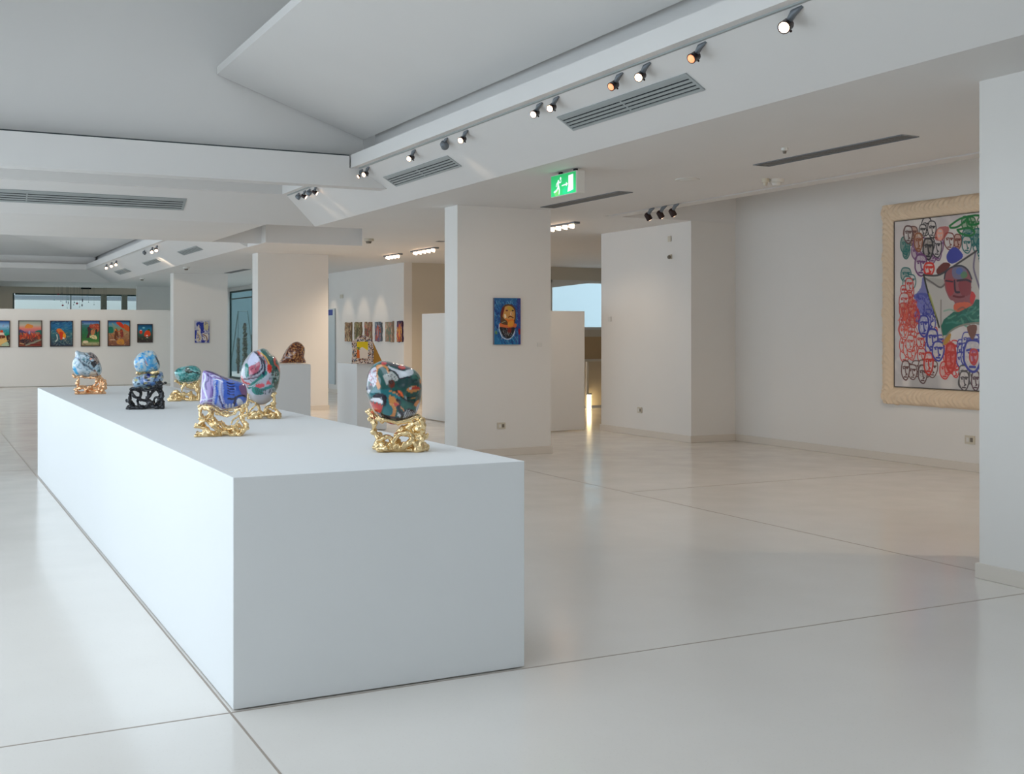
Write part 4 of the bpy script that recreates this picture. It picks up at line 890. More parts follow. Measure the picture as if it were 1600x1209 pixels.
# ================================================================ pictures on the walls
def picture(name, p0, ux, w, h, nrm, pic, label, cat='painting', group=None, frame=None, depth=.035, lip=.012, relief=0, mt=None):
    """p0: top-left corner on the wall surface; nrm: outward normal"""
    ux, n = Vector(ux), Vector(nrm); o = empty(name, tuple(Vector(p0)), label, cat, group)
    c = ux*w/2-Vector((0,0,h/2))+n*depth/2
    MB().obox(c, ux, (0,0,1), n, w, h, depth).build('stretcher', M['canvas_edge'] if frame is None else frame, o)
    if frame is not None:
        m = MB()
        for s_ in (0, 1):
            m.obox(ux*(lip/2+s_*(w-lip))-Vector((0,0,h/2))+n*(depth+.004), ux, (0,0,1), n, lip, h, .012)
            m.obox(ux*w/2-Vector((0,0,lip/2+s_*(h-lip)))+n*(depth+.004), ux, (0,0,1), n, w-2*lip, lip, .012)
        m.build('frame', frame, o)
    q = lip if frame is not None else 0
    painted_panel('canvas', pic, tuple(ux*q-Vector((0,0,q))+n*(depth+.002+relief*.6)), tuple(ux), (0,0,-1), w-2*q, h-2*q, tuple(n), mt or M['canvas'], o, relief=relief)
    return o
M['canvas_edge'] = mat('canvas_edge', (120,110,120), .7)
DG = 'colourful paintings on the long partition'
def row(px0, px1, py0, py1, fn, label, crop0, crop=(0, 490, 10.0)):
    Y = 37.4; a = on_y(px0, py0, Y); b = on_y(px1, py1, Y); w = b.x-a.x; h = a.z-b.z
    cx0 = (px0-crop[0])*crop[2]; cx1 = (px1-crop[0])*crop[2]; cy0 = (py0-crop[1])*crop[2]; cy1 = (py1-crop[1])*crop[2]
    pc = Pic(cx0, cx1, cy0, cy1, 110, '808080'); fn(pc)
    return picture('painting', a, (1,0,0), w, h, (0,-1,0), pc, label, group=DG, frame=M['frame'], lip=.022, depth=.04)
def pa(p):
    p.grad([(110,(30,90,160)),(190,(150,190,220)),(250,(70,150,170)),(330,(10,140,110)),(420,(90,110,90)),(510,(190,170,130))])
    p.poly([(-90,340),(60,330),(110,380),(120,430),(60,470),(-90,510)],(224,180,110)); p.ell(20,275,30,26,(210,70,30)); p.poly([(-20,300),(60,300),(50,360),(-20,370)],(230,200,180)); p.poly([(-30,340),(70,340),(80,380),(-30,390)],(110,50,30)); p.poly([(100,360),(160,340),(160,500),(140,470)],(60,50,50)); p.poly([(40,480),(120,450),(150,510),(30,515)],(170,190,160)); p.strokes(30,[(230,200,120),(190,90,50),(20,120,100)],8,30,seed=2,a=.6)
def pb(p):
    p.grad([(110,(150,160,150)),(170,(190,180,160)),(220,(226,130,110)),(260,(200,110,120)),(300,(90,80,110)),(340,(150,70,50)),(420,(110,60,50)),(515,(140,70,50))])
    p.poly([(380,200),(420,150),(470,160),(520,180),(500,215),(400,220)],(226,140,60)); p.poly([(300,240),(380,280),(420,300),(290,300)],(80,70,110)); p.poly([(560,270),(650,250),(655,320),(560,310)],(40,110,100)); p.poly([(290,300),(360,300),(360,330),(290,330)],(40,110,90))
    p.strokes(70,[(206,80,40),(180,50,40),(226,110,60),(110,40,40)],16,50,(300,640,290,400),ang=1.2,sp=.8,seed=3,a=.8); p.ell(455,290,14,30,(150,150,180)); p.strokes(40,[(60,54,56),(110,100,90),(40,36,44)],16,70,(300,560,410,500),ang=-.5,sp=.4,seed=4); p.line([(400,500),(520,460),(650,410)],24,(140,140,120)); p.line([(300,470),(360,480)],14,(206,160,110)); p.line([(480,490),(640,495)],18,(120,40,40))
def pd(p):
    p.grad([(110,(20,60,100)),(160,(40,110,160)),(220,(30,100,140)),(300,(50,110,120)),(400,(60,90,100)),(515,(50,60,80))])
    p.strokes(60,[(60,130,170),(20,60,100),(90,150,160)],12,60,(790,1140,110,260),sp=.3,seed=5,a=.5); p.strokes(90,[(110,140,140),(20,50,70),(150,160,140),(50,90,90)],8,50,(790,1140,280,510),sp=.9,seed=6,a=.7)
    p.poly([(880,240),(930,225),(980,260),(1030,330),(1020,390),(960,400),(940,350),(900,300)],(220,120,50)); p.poly([(920,290),(970,280),(990,340),(950,420),(930,360)],(206,60,30)); p.ell(1005,345,26,34,(236,160,40)); p.line([(880,330),(890,400),(860,440)],18,(190,200,190)); p.poly([(980,370),(1010,390),(980,400)],(230,220,220)); p.line([(870,260),(900,300)],16,(150,60,50))
def pe(p):
    p.grad([(105,(30,70,150)),(150,(110,150,180)),(170,(60,110,120)),(240,(40,110,80)),(380,(50,110,60)),(440,(80,130,60)),(475,(180,170,130)),(515,(120,100,60))])
    p.poly([(1400,170),(1550,150),(1555,260),(1500,280),(1460,230),(1400,220)],(176,70,50)); p.strokes(30,[(200,90,50),(150,50,40),(190,110,80)],12,30,(1410,1550,160,250),seed=7); p.poly([(1360,210),(1410,210),(1420,290),(1390,370),(1340,375),(1370,300)],(70,40,50)); p.poly([(1420,260),(1490,230),(1480,310),(1430,350)],(190,120,80)); p.poly([(1410,340),(1500,340),(1520,400),(1450,395),(1400,370)],(226,206,150)); p.poly([(1490,260),(1520,240),(1515,330)],(30,30,40)); p.poly([(1290,430),(1360,430),(1370,460),(1290,465)],(226,206,170)); p.strokes(40,[(30,90,60),(70,140,90),(20,60,50)],10,40,seed=8,a=.6)
def pf(p):   # crop (120,490) scale 7.27 -> converted to the common crop
    def c(x, y): return ((120+x/7.27)*10, y/7.27*10)
    p.grad([(105,(30,60,120)),(150,(90,150,180)),(220,(130,150,120)),(300,(176,130,90)),(420,(150,100,70)),(510,(130,80,60))])
    p.poly([c(350,150),c(400,150),c(410,210),c(350,220)],(30,120,100)); p.poly([c(440,95),c(500,90),c(545,150),c(520,160)],(214,60,30)); p.poly([c(540,110),c(600,140),c(600,200),c(540,170)],(206,90,40)); p.poly([c(430,180),c(455,175),c(470,280),c(420,300)],(110,60,40)); p.ell(*c(438,182),14,16,(226,130,40)); p.poly([c(490,180),c(520,180),c(530,250),c(500,270)],(150,60,50)); p.line([c(450,200),c(520,195)],10,(190,90,50)); p.poly([c(450,310),c(520,290),c(540,350),c(460,350)],(206,140,60)); p.line([c(370,300),c(430,300)],10,(230,210,180)); p.line([c(395,100),c(430,150)],12,(150,160,100)); p.strokes(70,[(190,150,110),(120,80,90),(206,120,60),(90,60,60)],9,40,(1680,2030,300,510),seed=9,a=.7)
def pg(p):
    def c(x, y): return ((120+x/7.27)*10, y/7.27*10)
    p.grad([(160,(20,60,100)),(230,(40,120,160)),(300,(60,110,100)),(380,(60,60,50)),(450,(60,50,50))]); p.ell(*c(755,155),22,14,(120,190,200)); p.ell(*c(720,205),26,34,(226,60,30)); p.poly([c(760,240),c(785,190),c(830,195),c(840,250),c(780,265)],(226,70,30)); p.ell(*c(797,250),18,10,(240,220,210)); p.ell(*c(820,180),24,14,(40,90,50)); p.ell(*c(720,185),14,10,(230,190,180)); p.strokes(30,[(30,30,40),(120,110,90),(60,80,50)],8,26,(2140,2380,370,450),seed=10,a=.7); p.ell(*c(800,275),16,8,(230,220,200))
row(-6, 15.6, 500.5, 542, pa, 'leftmost painting of the partition row, cut off by the photo edge, blue sky over green', 0)
row(28.5, 65.5, 500.5, 541.8, pb, 'painting with orange-pink sky and red rearing shapes, second from left in the row', 0)
row(78, 114, 500.8, 541.2, pd, 'dark blue sea painting with an orange figure in the middle', 0)
row(126.3, 156, 500.5, 541, pe, 'green landscape painting with dark figures and a red patch upper right', 0)
row(168, 203, 500.4, 540.7, pf, 'painting with two figures on brown ground under an orange streak', 0)
row(214.3, 238.2, 506, 535, pg, 'smallest painting of the partition row, with red figures on dark blue', 0)
# small blue and white picture on the farthest pillar
a = on_y(304.2, 501, 32.06); b = on_y(326.4, 535.2, 32.06); pc = Pic(0, 230, 0, 350, 130, '2f3f9a')
pc.blotch(60,4,.5,.6,(190,190,206)); pc.poly([(50,60),(80,90),(90,200),(110,300),(40,330),(20,250),(40,160)],(216,206,190)); pc.poly([(150,20),(210,30),(215,140),(160,150),(140,80)],(200,190,150)); pc.poly([(110,210),(200,190),(220,290),(170,340),(130,290)],(220,210,200)); pc.line([(130,220),(180,250),(200,320)],14,(120,70,40)); pc.line([(40,200),(80,260),(60,320)],10,(180,140,50)); pc.strokes(24,[(30,40,140),(70,60,150)],12,60,seed=12)
picture('painting', a, (1,0,0), b.x-a.x, a.z-b.z, (0,-1,0), pc, 'small blue and cream painting alone on the farthest pillar')
# blue portrait on the near pillar (crop 760,455 scale 13.33)
a = on_y(770.3, 465.3, 13.46); b = on_y(811.3, 538, 13.46); pc = Pic(135, 685, 140, 1105, 330, '1f6aa8')
pc.grad([(140,(26,96,150)),(620,(24,84,150)),(1105,(30,120,170))]); pc.strokes(420,[(20,60,130),(60,140,190),(30,100,170),(10,40,110),(90,160,200)],16,110,sp=.6,ang=1.3,seed=13,a=.7); pc.poly([(620,140),(685,140),(685,1105),(640,1105)],(60,50,130),.7); pc.strokes(40,[(70,40,120),(30,60,150)],14,90,(560,685,150,1100),ang=1.5,sp=.4,seed=14,a=.6)
pc.poly([(330,300),(420,265),(520,290),(575,380),(585,520),(565,660),(520,720),(380,720),(280,680),(262,560),(270,420)],(90,60,36))
pc.poly([(340,340),(420,300),(500,320),(555,400),(560,520),(540,600),(420,610),(330,560),(300,450)],(206,150,80)); pc.poly([(300,360),(350,330),(330,430),(290,560),(275,480)],(110,30,20)); pc.poly([(400,340),(470,320),(530,360),(520,400),(430,390)],(196,160,60)); pc.ell(395,400,26,16,(100,50,50)); pc.ell(520,400,24,14,(60,40,40)); pc.poly([(470,420),(500,430),(505,490),(470,500)],(236,190,140)); pc.line([(480,420),(500,490)],8,(90,40,30))
pc.poly([(340,480),(370,480),(385,540),(350,560)],(246,220,180)); pc.line([(430,540),(470,520),(530,550)],20,(90,16,16)); pc.poly([(360,560),(440,590),(530,570),(540,700),(440,740),(410,640)],(226,120,40)); pc.poly([(250,660),(330,690),(440,700),(540,670),(600,680),(590,740),(540,760),(430,760),(250,740)],(216,110,60)); pc.poly([(420,650),(520,610),(530,710),(430,740)],(226,150,50)); pc.line([(290,650),(370,620)],12,(150,150,110))
pc.line([(235,690),(240,800),(290,930),(370,990),(460,985),(540,900),(560,780)],16,(206,216,230)); pc.poly([(250,745),(430,760),(560,750),(540,860),(460,970),(370,970),(300,900),(260,810)],(30,28,36)); pc.poly([(420,765),(490,765),(480,860),(420,870)],(120,40,36)); pc.strokes(26,[(190,190,190),(120,120,120),(80,80,90)],7,70,(270,420,760,950),ang=1.4,sp=.5,seed=15); pc.strokes(20,[(150,150,150),(60,70,60)],8,30,(380,540,860,960),seed=16); pc.poly([(640,790),(675,780),(675,890),(645,890)],(150,20,30)); pc.poly([(150,840),(180,820),(200,880),(160,890)],(90,140,90))
picture('painting', a, (1,0,0), b.x-a.x, a.z-b.z, (0,-1,0), pc, 'blue portrait painting of an orange-brown head on the pillar behind the plinth', relief=.006, mt=M['varnish'])
# six narrow reliefs on the side wall (crop 500,480 scale 6.667)
RL = [((273,338),(160,355),(150,126,96),[(90,60,50),(206,180,140),(60,60,40),(170,110,80)],'leftmost, sandy and brown'), ((372,440),(157,350),(140,120,88),[(110,120,70),(80,60,40),(190,170,130)],'second from left, olive and brown'),
      ((478,546),(158,350),(150,120,96),[(170,50,40),(90,80,60),(206,190,150)],'third from left, with red flecks'), ((586,652),(152,355),(110,120,130),[(60,90,130),(190,90,50),(30,30,40),(150,160,170)],'fourth from left, blue-grey with dark figure'),
      ((697,773),(152,358),(160,140,120),[(190,120,100),(110,130,110),(210,180,150)],'fifth from left, pale pinkish brown'), ((815,905),(147,358),(60,36,70),[(230,110,50),(30,20,50),(120,60,120),(240,190,90)],'nearest the corner, purple and orange')]
for i, (xs, ys, bgc, cols, lb) in enumerate(RL):
    a = on_x(500+xs[0]/6.667, 480+ys[0]/6.667, 10.0); b = on_x(500+xs[1]/6.667, 480+ys[1]/6.667, 10.0); Yb, Ya = a.y, b.y
    za = (on_x(500+xs[0]/6.667, 480+ys[0]/6.667, 10.0).z + on_x(500+xs[1]/6.667, 480+ys[0]/6.667, 10.0).z)/2; zb_ = za-1.02*0-(.54+.0*i)
    zb_ = (on_x(500+xs[0]/6.667, 480+ys[1]/6.667, 10.0).z + on_x(500+xs[1]/6.667, 480+ys[1]/6.667, 10.0).z)/2
    if i == 5: Ya = max(Ya, 24.97)
    pc = Pic(0, 100, 0, 90, 90, bgc); pc.strokes(150, cols, 6, 26, sp=.7, ang=1.4, seed=20+i, a=.85); pc.strokes(30, cols[:2], 9, 40, (30,70,20,80), ang=1.5, sp=.3, seed=40+i)
    if i in (3, 5): pc.ell(50, 45, 16, 30, cols[1] if i == 3 else cols[0]); pc.ell(50, 50, 7, 20, cols[3])
    o = empty('relief_picture', (10.0, Yb, za), 'narrow textured relief on the side wall, '+lb, 'relief', 'row of six reliefs')
    L = Yb-Ya; H = za-zb_
    # irregular slab
    rr = random.Random(i); poly = [(-.0, -.0)]
    top = [(-L*k/6, rr.uniform(-.02, .02)) for k in range(7)]; rt = [(-L+rr.uniform(-.03,.03), -H*k/6) for k in range(1, 6)]; bt = [(-L*(6-k)/6, -H+rr.uniform(-.02,.02)) for k in range(7)]; lt = [(rr.uniform(-.03,.03), -H*(6-k)/6) for k in range(1, 6)]
    MB().prism([(y, z) for y, z in top+rt+bt+lt], 'x', -.035, 0).build('slab', mat('relief_edge', bgc, .6), o)
    painted_panel('relief_face', pc, (-.05, 0, 0), (0,-1,0), (0,0,-1), L, H, (-1,0,0), M['canvas'], o, relief=.03)
# ---------------------------------------------------------------- the crowd painting on the right wall
WX = RW
def C1(x, y): p = on_x(1340+x/6.667, 290+y/6.667, WX-.05); return (-p.y*100, -p.z*100)
def C2(x, y): p = on_x(1340+x/6.667, 460+y/6.667, WX-.05); return (-p.y*100, -p.z*100)
ya_, yb_ = on_x(1397.5, 480, WX-.05).y, 7.9
zt_, zb2 = on_x(1400, 346, WX-.05).z, on_x(1400, 604, WX-.05).z
pc = Pic(-ya_*100, -yb_*100, -zt_*100, -zb2*100, 560, 'd8cfcb')
pc.blotch(60,3,.4,.7,(196,190,190)); pc.blotch(20,4,.5,.7,(222,214,208)); pc.blotch(40,9,.4,.6,(176,172,170),.7,(-2000,0,-110,-70))
BR, BK, RDc, BLc, GRc, TEc, PU = (96,52,44), (40,38,44), (196,50,36), (56,58,150), (40,110,60), (20,104,100), (110,60,110)
def visage(C, x, y, w, h, c, lw=1.5, fill=None, fa=.6, rot=0):
    """line-drawn face: long oval, nose running into the brow, eyes, mouth"""
    P = lambda u, v: C(x+u*w/2+rot*v*w*.3, y+v*h/2)
    out = [P(-.9,-.4),(P(-.6,-.9)),P(0,-1),P(.7,-.85),P(.95,-.2),P(.8,.4),P(.4,.9),P(0,1),P(-.5,.8),P(-.9,.3)]
    pc.poly(out, fill or (212,204,200), fa if fill else .8)
    pc.line(out+[out[0]], lw, c); pc.line([P(-.6,-.35),P(-.1,-.4),P(0,-.1),P(.1,.3),P(.35,.4),P(.05,.5)], lw*.9, c); pc.line([P(.15,-.35),P(.65,-.35)], lw*1.2, c); pc.line([P(-.3,.68),P(.25,.7)], lw, c)
    pc.ell(*P(-.4,-.2), 1.6, 1.0, c); pc.ell(*P(.4,-.2), 1.6, 1.0, c)
rr = random.Random(99)
zones = [(C1, (460,640,420,600), BR, (170,120,100)), (C1, (640,830,350,520), BK, None), (C1, (440,560,560,760), TEc, (60,120,110)), (C1, (560,900,560,800), PU, (176,150,170)), (C1, (680,900,560,720), BK, (160,150,150)),
         (C1, (900,1100,520,640), (120,60,50), (190,140,120)), (C1, (1080,1500,340,460), GRc, (120,160,120)), (C1, (1080,1600,460,680), TEc, (110,150,140)), (C1, (1240,1900,560,900), TEc, (70,120,120)), (C1, (440,620,860,1060), TEc, (130,150,140)),
         (C1, (440,600,980,1190), RDc, None), (C2, (430,640,0,330), RDc, (206,120,90)), (C2, (430,640,330,680), (206,70,50), None), (C2, (600,860,330,700), RDc, None), (C2, (620,820,180,420), BLc, (190,190,220)), (C2, (700,900,360,620), BLc, None),
         (C2, (850,1060,480,860), (206,40,36), (214,150,140)), (C2, (1020,1400,420,760), BLc, (206,206,220)), (C2, (460,880,700,860), BR, None), (C2, (1040,1500,740,960), (80,80,76), None), (C2, (1300,2000,300,900), RDc, None), (C1, (1400,2300,900,1200), PU, (190,150,150)), (C2, (1400,2300,100,900), BLc, None), (C1, (1500,2300,350,700), BR, None)]
for C, (x0, x1, y0, y1), c, fl in zones:
    n = max(3, int((x1-x0)*(y1-y0)/5200)); n = min(n, 40); done = []
    for k in range(n):
        w = rr.uniform(74, 116); h = w*rr.uniform(1.4, 1.9)
        for _t in range(14):
            fx, fy = rr.uniform(x0+w/2, max(x0+w/2+1, x1-w/2)), rr.uniform(y0+h/3, max(y0+h/3+1, y1-h/3))
            if all(abs(fx-a)/52+abs(fy-b)/80 > 1 for a, b in done): break
        else: continue
        done.append((fx, fy))
        visage(C, fx, fy, w, h, c, 1.5, fl if rr.random() < .6 else None, .75, rr.uniform(-.3,.3))
# particular figures
visage(C1, 528, 510, 95, 180, (90,60,60), 1.8); visage(C1, 680, 470, 80, 130, BK, 1.5); visage(C1, 635, 590, 90, 190, (140,80,50), 2, (206,170,140)); visage(C1, 735, 660, 110, 220, BK, 2.4, (170,160,150)); visage(C1, 660, 830, 130, 220, PU, 2.2, (206,190,200)); visage(C1, 745, 870, 110, 130, (214,50,40), 2.4, (226,190,180))
pc.poly([C1(930,720),C1(980,650),(C1(1040,650)),C1(1100,740),C1(1000,810),C1(940,790)],(60,66,160)); pc.poly([C1(820,880),C1(900,800),C1(970,830),C1(860,930)],(110,50,44))
for q in ([(960,420),(1060,350),(1150,330),(1060,420),(980,440)],[(1150,320),(1250,310),(1320,340),(1250,400),(1160,400)],[(1040,460),(1160,440),(1220,480),(1180,520),(1080,500)]): pc.line([C1(*p) for p in q+[q[0]]], 2.6, (30,120,60))
pc.poly([C1(820,470),C1(860,430),C1(950,430),C1(940,500),C1(880,570),C1(810,560)],(170,50,40),.8); visage(C1, 860, 510, 60, 110, (226,160,140), 1.6)
pc.poly([C1(680,950),C1(660,1060),C1(590,1180),C1(800,1180),C1(740,1060)],(80,86,170),.8); pc.poly([C2(590,0),C2(740,0),C2(810,200),C2(660,200),C2(620,80)],(70,76,160),.8)
pc.strokes(60,[(50,50,140),(120,120,190)],1.6,14,(C2(600,0)[0],C2(800,0)[0],C2(600,0)[1],C2(600,220)[1]),sp=.6,ang=1.3,seed=31)
visage(C2, 500, 790, 90, 200, BR, 1.8); visage(C2, 680, 830, 100, 190, (90,60,60), 1.8, (206,200,196)); visage(C2, 1110, 900, 110, 200, (80,70,70), 1.8); visage(C2, 1230, 900, 90, 200, (90,60,66), 1.8); visage(C2, 1200, 640, 200, 330, BLc, 3); visage(C2, 1210, 650, 90, 160, RDc, 2, (206,80,90)); visage(C2, 690, 330, 110, 220, BLc, 2.2, (200,196,210)); visage(C2, 780, 470, 120, 220, BLc, 2.4); visage(C2, 740, 720, 100, 230, RDc, 2.4, (226,200,196)); visage(C2, 970, 660, 110, 300, RDc, 3, (214,90,80))
visage(C2, 840, 590, 130, 200, BLc, 2.2); pc.strokes(40,[RDc,(226,90,60)],1.8,16,(C2(430,0)[0],C2(620,0)[0],C2(430,60)[1],C2(430,330)[1]),ang=1.4,sp=.5,seed=32)
# stretched cloth with the painted head
cl = [C1(1240,680),C1(1180,720),C1(1060,800),C1(940,880),C1(830,930),C1(690,930),C1(700,1000),C1(740,1110),C2(790,100),C2(830,250),C2(880,400),C2(905,480),C2(960,400),C2(1060,340),C2(1200,310),C2(1320,290),C2(1480,300),C2(1600,330),C1(1500,1150),C1(1330,1100),C1(1290,900)]
pc.poly(cl, (196,190,182), smooth=False); pc.poly([C1(700,990),C1(870,1060),C1(920,1020),C1(900,980),C1(760,960)],(160,154,146),.6); pc.line([C1(700,960),C1(780,1010),C1(870,1060),C1(940,980)],2.2,(110,104,100)); pc.line([C1(1230,690),C1(1210,850),C1(1250,1000),C1(1300,1150)],2.4,(120,110,130)); pc.line([C2(870,60),C2(870,300),C2(890,440)],2,(150,140,130))
pc.line([C1(690,930),C1(830,935),C1(940,880),C1(1060,800),C1(1240,680)],2.4,(70,66,66)); pc.line([C1(690,930),C1(720,1060),C2(760,60),C2(810,200),C2(850,340)],2.6,(50,50,40)); pc.poly([C2(740,0),C2(770,20),C2(830,260),C2(800,180)],(190,190,90),.6)
pc.poly([C1(920,900),C1(980,850),C1(1080,835),C1(1150,880),C1(1190,970),C1(1180,1060),C1(1200,1150),C2(1220,60),C2(1150,200),C2(1020,190),C2(1010,80),C1(960,1180),C1(915,1080),C1(905,970)],(150,84,88))
pc.poly([C1(990,860),C1(1080,840),C1(1140,900),C1(1100,970),C1(1000,960)],(110,120,150),.8); pc.ell(*C1(1060,890),5,4,(80,110,180),.8); pc.ell(*C1(1110,930),5,4,(90,140,90),.8); pc.poly([C1(930,980),C1(1010,990),C1(1010,1100),C1(960,1150),C1(925,1060)],(176,60,64),.8); pc.poly([C1(1060,1000),C1(1170,990),C1(1180,1120),C1(1100,1150),C1(1060,1080)],(140,50,56),.8)
pc.line([C1(1010,990),C1(1020,1100),C1(1060,1110)],2.6,(60,36,50)); pc.line([C1(920,990),C1(990,1000)],2,(60,36,50)); pc.line([C1(1040,990),C1(1130,980),C1(1180,1000)],2.6,(60,36,50)); pc.line([C1(1000,1150),C1(1060,1160),C2(1110,20)],2.4,(110,24,30)); pc.poly([C2(1010,100),C2(1150,80),C2(1200,140),C2(1100,190),C2(1020,190)],(214,96,60)); pc.poly([C1(1190,1100),C1(1230,1150),C2(1200,100),C2(1170,60)],(206,50,44)); pc.line([C1(905,970),C1(920,900),C1(980,850),C1(1080,835),C1(1150,880),C1(1190,970)],2,(60,60,70))
pc.poly([C2(870,330),C2(900,260),C2(1000,180),C2(1060,180),C2(1200,110),C2(1230,50),C2(1480,70),C2(1500,290),C2(1320,280),C2(1150,300),C2(1000,360),C2(940,420),C2(890,430)],(20,104,84),smooth=False); pc.strokes(40,[(10,84,70),(60,140,120),(90,160,130)],2,20,(C2(900,0)[0],C2(1480,0)[0],C2(900,150)[1],C2(900,300)[1]),sp=.5,seed=34,a=.6)
pc.line([C2(890,520),C2(930,430),C2(1000,360),C2(1130,310),C2(1320,290)],2,(140,136,120)); pc.poly([C2(910,470),C2(970,400),C2(960,480),C2(900,530)],(190,140,50)); pc.poly([C2(1140,340),C2(1240,320),C2(1230,420),C2(1190,470)],(120,70,50))
cp = empty('crowd_painting', (WX, ya_, zt_), 'huge painting of a crowd of drawn faces in a carved cream frame', 'painting')
Lp, Hp = ya_-yb_, zt_-zb2
MB().box(-.045, 0, -Lp, 0, -Hp, 0).build('backing_board', M['canvas_edge'], cp)
painted_panel('canvas', pc, (-.052, 0, 0), (0,-1,0), (0,0,-1), Lp, Hp, (-1,0,0), M['varnish'], cp)
m = MB(); m.box(-.06, -.045, -.006, 0, -Hp, 0); m.box(-.06, -.045, -Lp, -Lp+.006, -Hp, 0); m.box(-.06, -.045, -Lp+.006, -.006, -.006, 0); m.box(-.06, -.045, -Lp+.006, -.006, -Hp, -Hp+.006)
m.build('inner_edge', M['frame'], cp)
wd = .215
def rail(a, b, outward, seed):
    """a, b: (y,z) ends on the inner line; outward: unit (y,z)"""
    r = Vector((b[0]-a[0], b[1]-a[1])); L = r.length; d = r/L; n = int(L/.014); W = 24; vs = []; fs = []
    for i in range(n+1):
        s_ = L*i/n; outw = wd*(1+.10*noise.noise(Vector((s_*7, seed*5.0, 0)))+.03*math.sin(s_*19+seed))
        for j in range(W+1):
            t = j/W; ph = (s_+.35*math.sin(t*2.4)*wd*2.2)*44+2.6*noise.noise(Vector((s_*2.5, t*1.2, seed)))
            hgt = .05*math.sin(PI*t)**.5 if 0 < t < 1 else 0
            hgt += (.020*abs(math.sin(ph))+.008*noise.noise(Vector((s_*16, t*5, seed))))*(math.sin(PI*t)**.3 if 0 < t < 1 else 0)
            vs.append((-.02-hgt, a[0]+d.x*s_+outward[0]*t*outw, a[1]+d.y*s_+outward[1]*t*outw))
    for i in range(n):
        for j in range(W): k = i*(W+1)+j; fs.append((k, k+1, k+W+2, k+W+1))
    return vs, fs
for nm, a_, b_, ow, sd in [('frame_rail', (0, wd), (0, -Hp-wd), (1, 0), 1), ('frame_rail', (-Lp, wd), (-Lp, -Hp-wd), (-1, 0), 2), ('frame_rail', (wd*.9, 0), (-Lp-wd*.9, 0), (0, 1), 3), ('frame_rail', (wd*.9, -Hp), (-Lp-wd*.9, -Hp), (0, -1), 4)]:
    v, f = rail(a_, b_, ow, sd); mm_ = MB(); mm_.add(v, f); lo = (min(q[1] for q in v)+.01, max(q[1] for q in v)-.01, min(q[2] for q in v)+.01, max(q[2] for q in v)-.01)
    mm_.box(-.022, 0, *lo); mm_.build(nm, M['carved'], cp, smooth=True)
# ================================================================ background details
# banner and glass edge by the first glazed bay
p = on_x(516, 488, 9.99); bn = empty('hanging_banner', tuple(p), 'tall pale narrow banner with a small blue mark, beside the glazed wall', 'banner')
MB().box(-.03, 0, -.45, .45, -1.95, .1).build('panel', mat('pale_banner', (196,208,212), .4), bn)
MB().box(-.034, -.03, -.3, .3, -.08, .07).build('blue_mark', mat('blue_mark', (50,70,150), .4), bn)
# lamp, stair rail in the gap right of the portrait pillar
p = on_y(920.5, 646, 21.0); lampo = empty('wall_light', (p.x, 21.0, p.z), 'glowing upright tube light in the gap beside the broad pier', 'lamp')
MB().tube([(0,0,.0),(0,0,.40)], .045, 14).build('tube', M['tube'], lampo, smooth=True)
MB().tube([(0,0,-.03),(0,0,0)], .055, 14).tube([(0,0,.40),(0,0,.43)], .055, 14).build('end_cap', M['grille'], lampo)
MB().box(-.02, .02, .05, .12, -p.z, 1.0-p.z).build('post', M['plasticw'], lampo)
gr_ = empty('stair_balustrade', (11.6, 21.2, 0), 'grey-green glass stair balustrade with pale rail behind the gap beside the broad pier', 'railing')
MB().box(-1.2, 3.4, -.012, .012, .06, 1.0).build('glass_panel', M['beige'], gr_)
MB().box(-1.2, 3.4, -.03, .03, 1.0, 1.05).build('handrail', M['plasticw'], gr_)
for x in (-.9, .35, 1.6, 2.85): MB().box(x-.03, x+.03, -.03, .03, 0, 1.0).build('post', M['metal'], gr_)
# courtyard beyond the glass: stacked leafy columns and a slender metal frame
def leafy(px, top, bot, wpx, X, label):
    a = on_x(px, top, X); z0 = -.1; h = a.z-z0; r0 = wpx/2*(a.y*.98)/FPX*1.02
    o = empty('leafy_column', (a.x, a.y, z0), label, 'plant', 'leafy columns in the courtyard')
    m = MB(); rg = random.Random(int(px*10)); n = int(h/.12)
    for k in range(n):
        t = k/n; rr_ = r0*(1-.25*t)*rg.uniform(.75, 1.15); z = .35+(h-.4)*t
        for q in range(9):
            an = rg.uniform(0, 2*PI); m.ball((math.cos(an)*rr_*.62, math.sin(an)*rr_*.62, z+rg.uniform(-.05,.05)), rr_*rg.uniform(.32,.5), 4, sc=(1,1,.6))
    m.build('foliage', M['leaf'], o, smooth=True); MB().tube([(0,0,0),(0,0,h*.97)], .05, 8).build('stem', M['trunk'], o)
leafy(372.5, 526, 0, 8, 12.0, 'shorter dark leafy column behind the glass, left of the tallest')
leafy(382.7, 502, 0, 9, 12.0, 'tallest dark leafy column behind the glass')
leafy(356.8, 533, 0, 4, 12.6, 'slim dark leafy column at the left edge of the glass')
leafy(394, 521, 0, 5, 12.4, 'small dark leafy column at the right edge of the glass')
P4 = [on_x(x, y, 11.6) for x, y in [(362, 562), (372.5, 486), (387, 486), (395.5, 555)]]
fo = empty('garden_swing_frame', (P4[0].x, P4[0].y, 0), 'thin dark metal trapezoid frame around the leafy columns', 'frame')
b0 = fo.location.copy(); P4[0] = P4[0]+(P4[0]-P4[1])*1.1; P4[3] = P4[3]+(P4[3]-P4[2])*1.1
MB().tube([p-b0 for p in P4], .022, 8).build('tube', M['metaldk'], fo)
pp = on_x(372, 540, 11.6); MB().tube([P4[1]-b0, pp-b0], .012, 6).build('wire', M['metaldk'], fo)
p = on_x(358.5, 572, 10.6); yl = empty('courtyard_lamp', (p.x, p.y, -.1), 'small glowing yellow lamp at the foot of the glass wall', 'lamp')
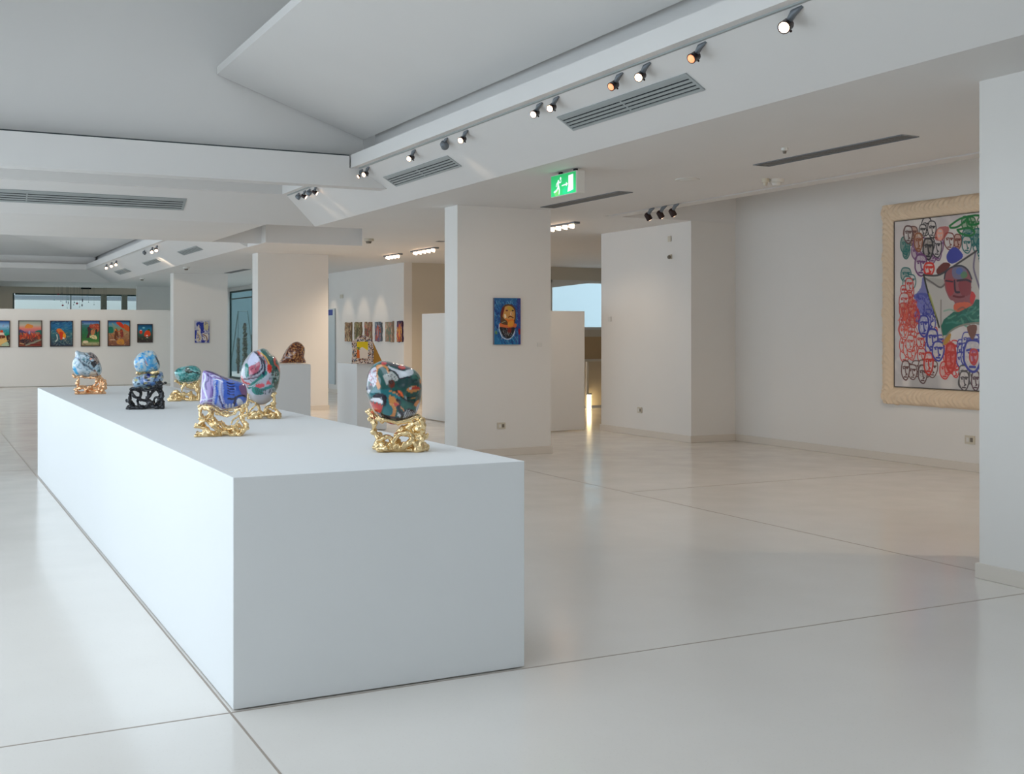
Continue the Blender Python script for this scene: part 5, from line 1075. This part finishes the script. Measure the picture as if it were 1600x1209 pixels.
MB().tube([(0,0,.0),(0,0,p.z-.1)], .08, 10).build('post', M['metaldk'], yl); MB().tube([(0,0,p.z-.1),(0,0,p.z+.32)], .075, 12).build('lamp', M['yellowlamp'], yl)
m = MB()
rg = random.Random(3)
o = empty('planter_hedge', (13.3, 43, -.1), 'dark low planting along the foot of the glass wall', 'hedge'); 
for k in range(260): m.ball((rg.uniform(-.5,.5), rg.uniform(-5.5,5.5), rg.uniform(.1,.95)), rg.uniform(.1,.2), 4)
m.build('foliage', M['leaf'], o, smooth=True)
# mobile of small flakes before the high window
mb_ = empty('hanging_mobile', (5.0, FY-.9, ZC), 'mobile of tiny dark and coloured flakes hanging before the high far window', 'mobile')
cols = {'r': mat('red_flake', (150,30,60), .5), 'b': mat('blue_flake', (50,90,130), .5), 'k': mat('dark_flake', (40,40,60), .5), 'g': mat('green_flake', (60,120,110), .5)}
for (x, y, w, h, c) in [(424,643,6,8,'g'),(476,652,4,10,'b'),(490,685,14,10,'r'),(517,658,5,20,'b'),(534,665,5,22,'k'),(530,638,6,8,'g'),(552,702,6,8,'r'),(582,662,8,10,'g'),(575,680,6,8,'g'),(602,670,14,14,'r'),(622,698,6,6,'g'),(645,645,7,26,'k'),(641,684,8,18,'k'),(692,660,5,8,'g'),(735,679,6,6,'g'),(455,597,16,7,'r'),(484,590,8,4,'k'),(681,610,6,6,'b'),(525,706,5,6,'g'),(812,690,5,6,'k'),(829,709,8,8,'k')]:
    p = on_y(x/5, 340+y/5, FY-.9)-mb_.location; k = (FY-.9)*1.09/FPX/5
    f = MB().ball(p, 1, 5, sc=(w*k/2, .02, h*k/2)).build('flake', cols[c], mb_)
    MB().tube([p, (p.x, p.y, 0)], .002, 4).build('wire', M['metaldk'], mb_)
# ================================================================ light
W = bpy.data.worlds.new('daylight'); SC.world = W; W.use_nodes = True
PW = (32, 32)
bg = W.node_tree.nodes['Background']; bg.inputs[0].default_value = (.78, .89, 1, 1); bg.inputs[1].default_value = 2.6
def area(name, loc, rot, sx, sy, power, color, spread=180):
    l = bpy.data.lights.new(name, 'AREA'); l.shape = 'RECTANGLE'; l.size = sx; l.size_y = sy; l.energy = power; l.color = color; l.spread = math.radians(spread)
    o = bpy.data.objects.new(name, l); COL.objects.link(o); o.location = loc; o.rotation_euler = rot; return o
DAY = (.68, .86, 1.0); WARM = (1.0, .78, .57)
for a, b in WY:
    area('daylight', (-2.24, (a+b)/2, 1.78), (0, -PI/2, 0), 2.8, b-a-.1, PW[0] if a < 13 else PW[1], DAY)
def lamp(name, loc, tgt, power, ang, color=WARM, blend=.7, r=.03):
    l = bpy.data.lights.new(name, 'SPOT'); l.energy = power; l.spot_size = math.radians(ang); l.spot_blend = blend; l.color = color; l.shadow_soft_size = r
    o = bpy.data.objects.new(name, l); COL.objects.link(o); o.location = loc
    o.rotation_euler = (Vector(tgt)-Vector(loc)).to_track_quat('-Z', 'Y').to_euler(); return o
LAMPS.append(((8.6, 4.6, 3.15), (9.0, 8.5, 0), 130, 130)); LAMPS.append(((8.6, 9.0, 3.1), (8.2, 10.2, 0), 60, 130))  # warm fill lamps without fixtures, added to brighten the right side
for i, (loc, tgt, p, a) in enumerate(LAMPS): lamp('spot_beam', loc, tgt, p, a)
SC.view_settings.exposure = EXPO
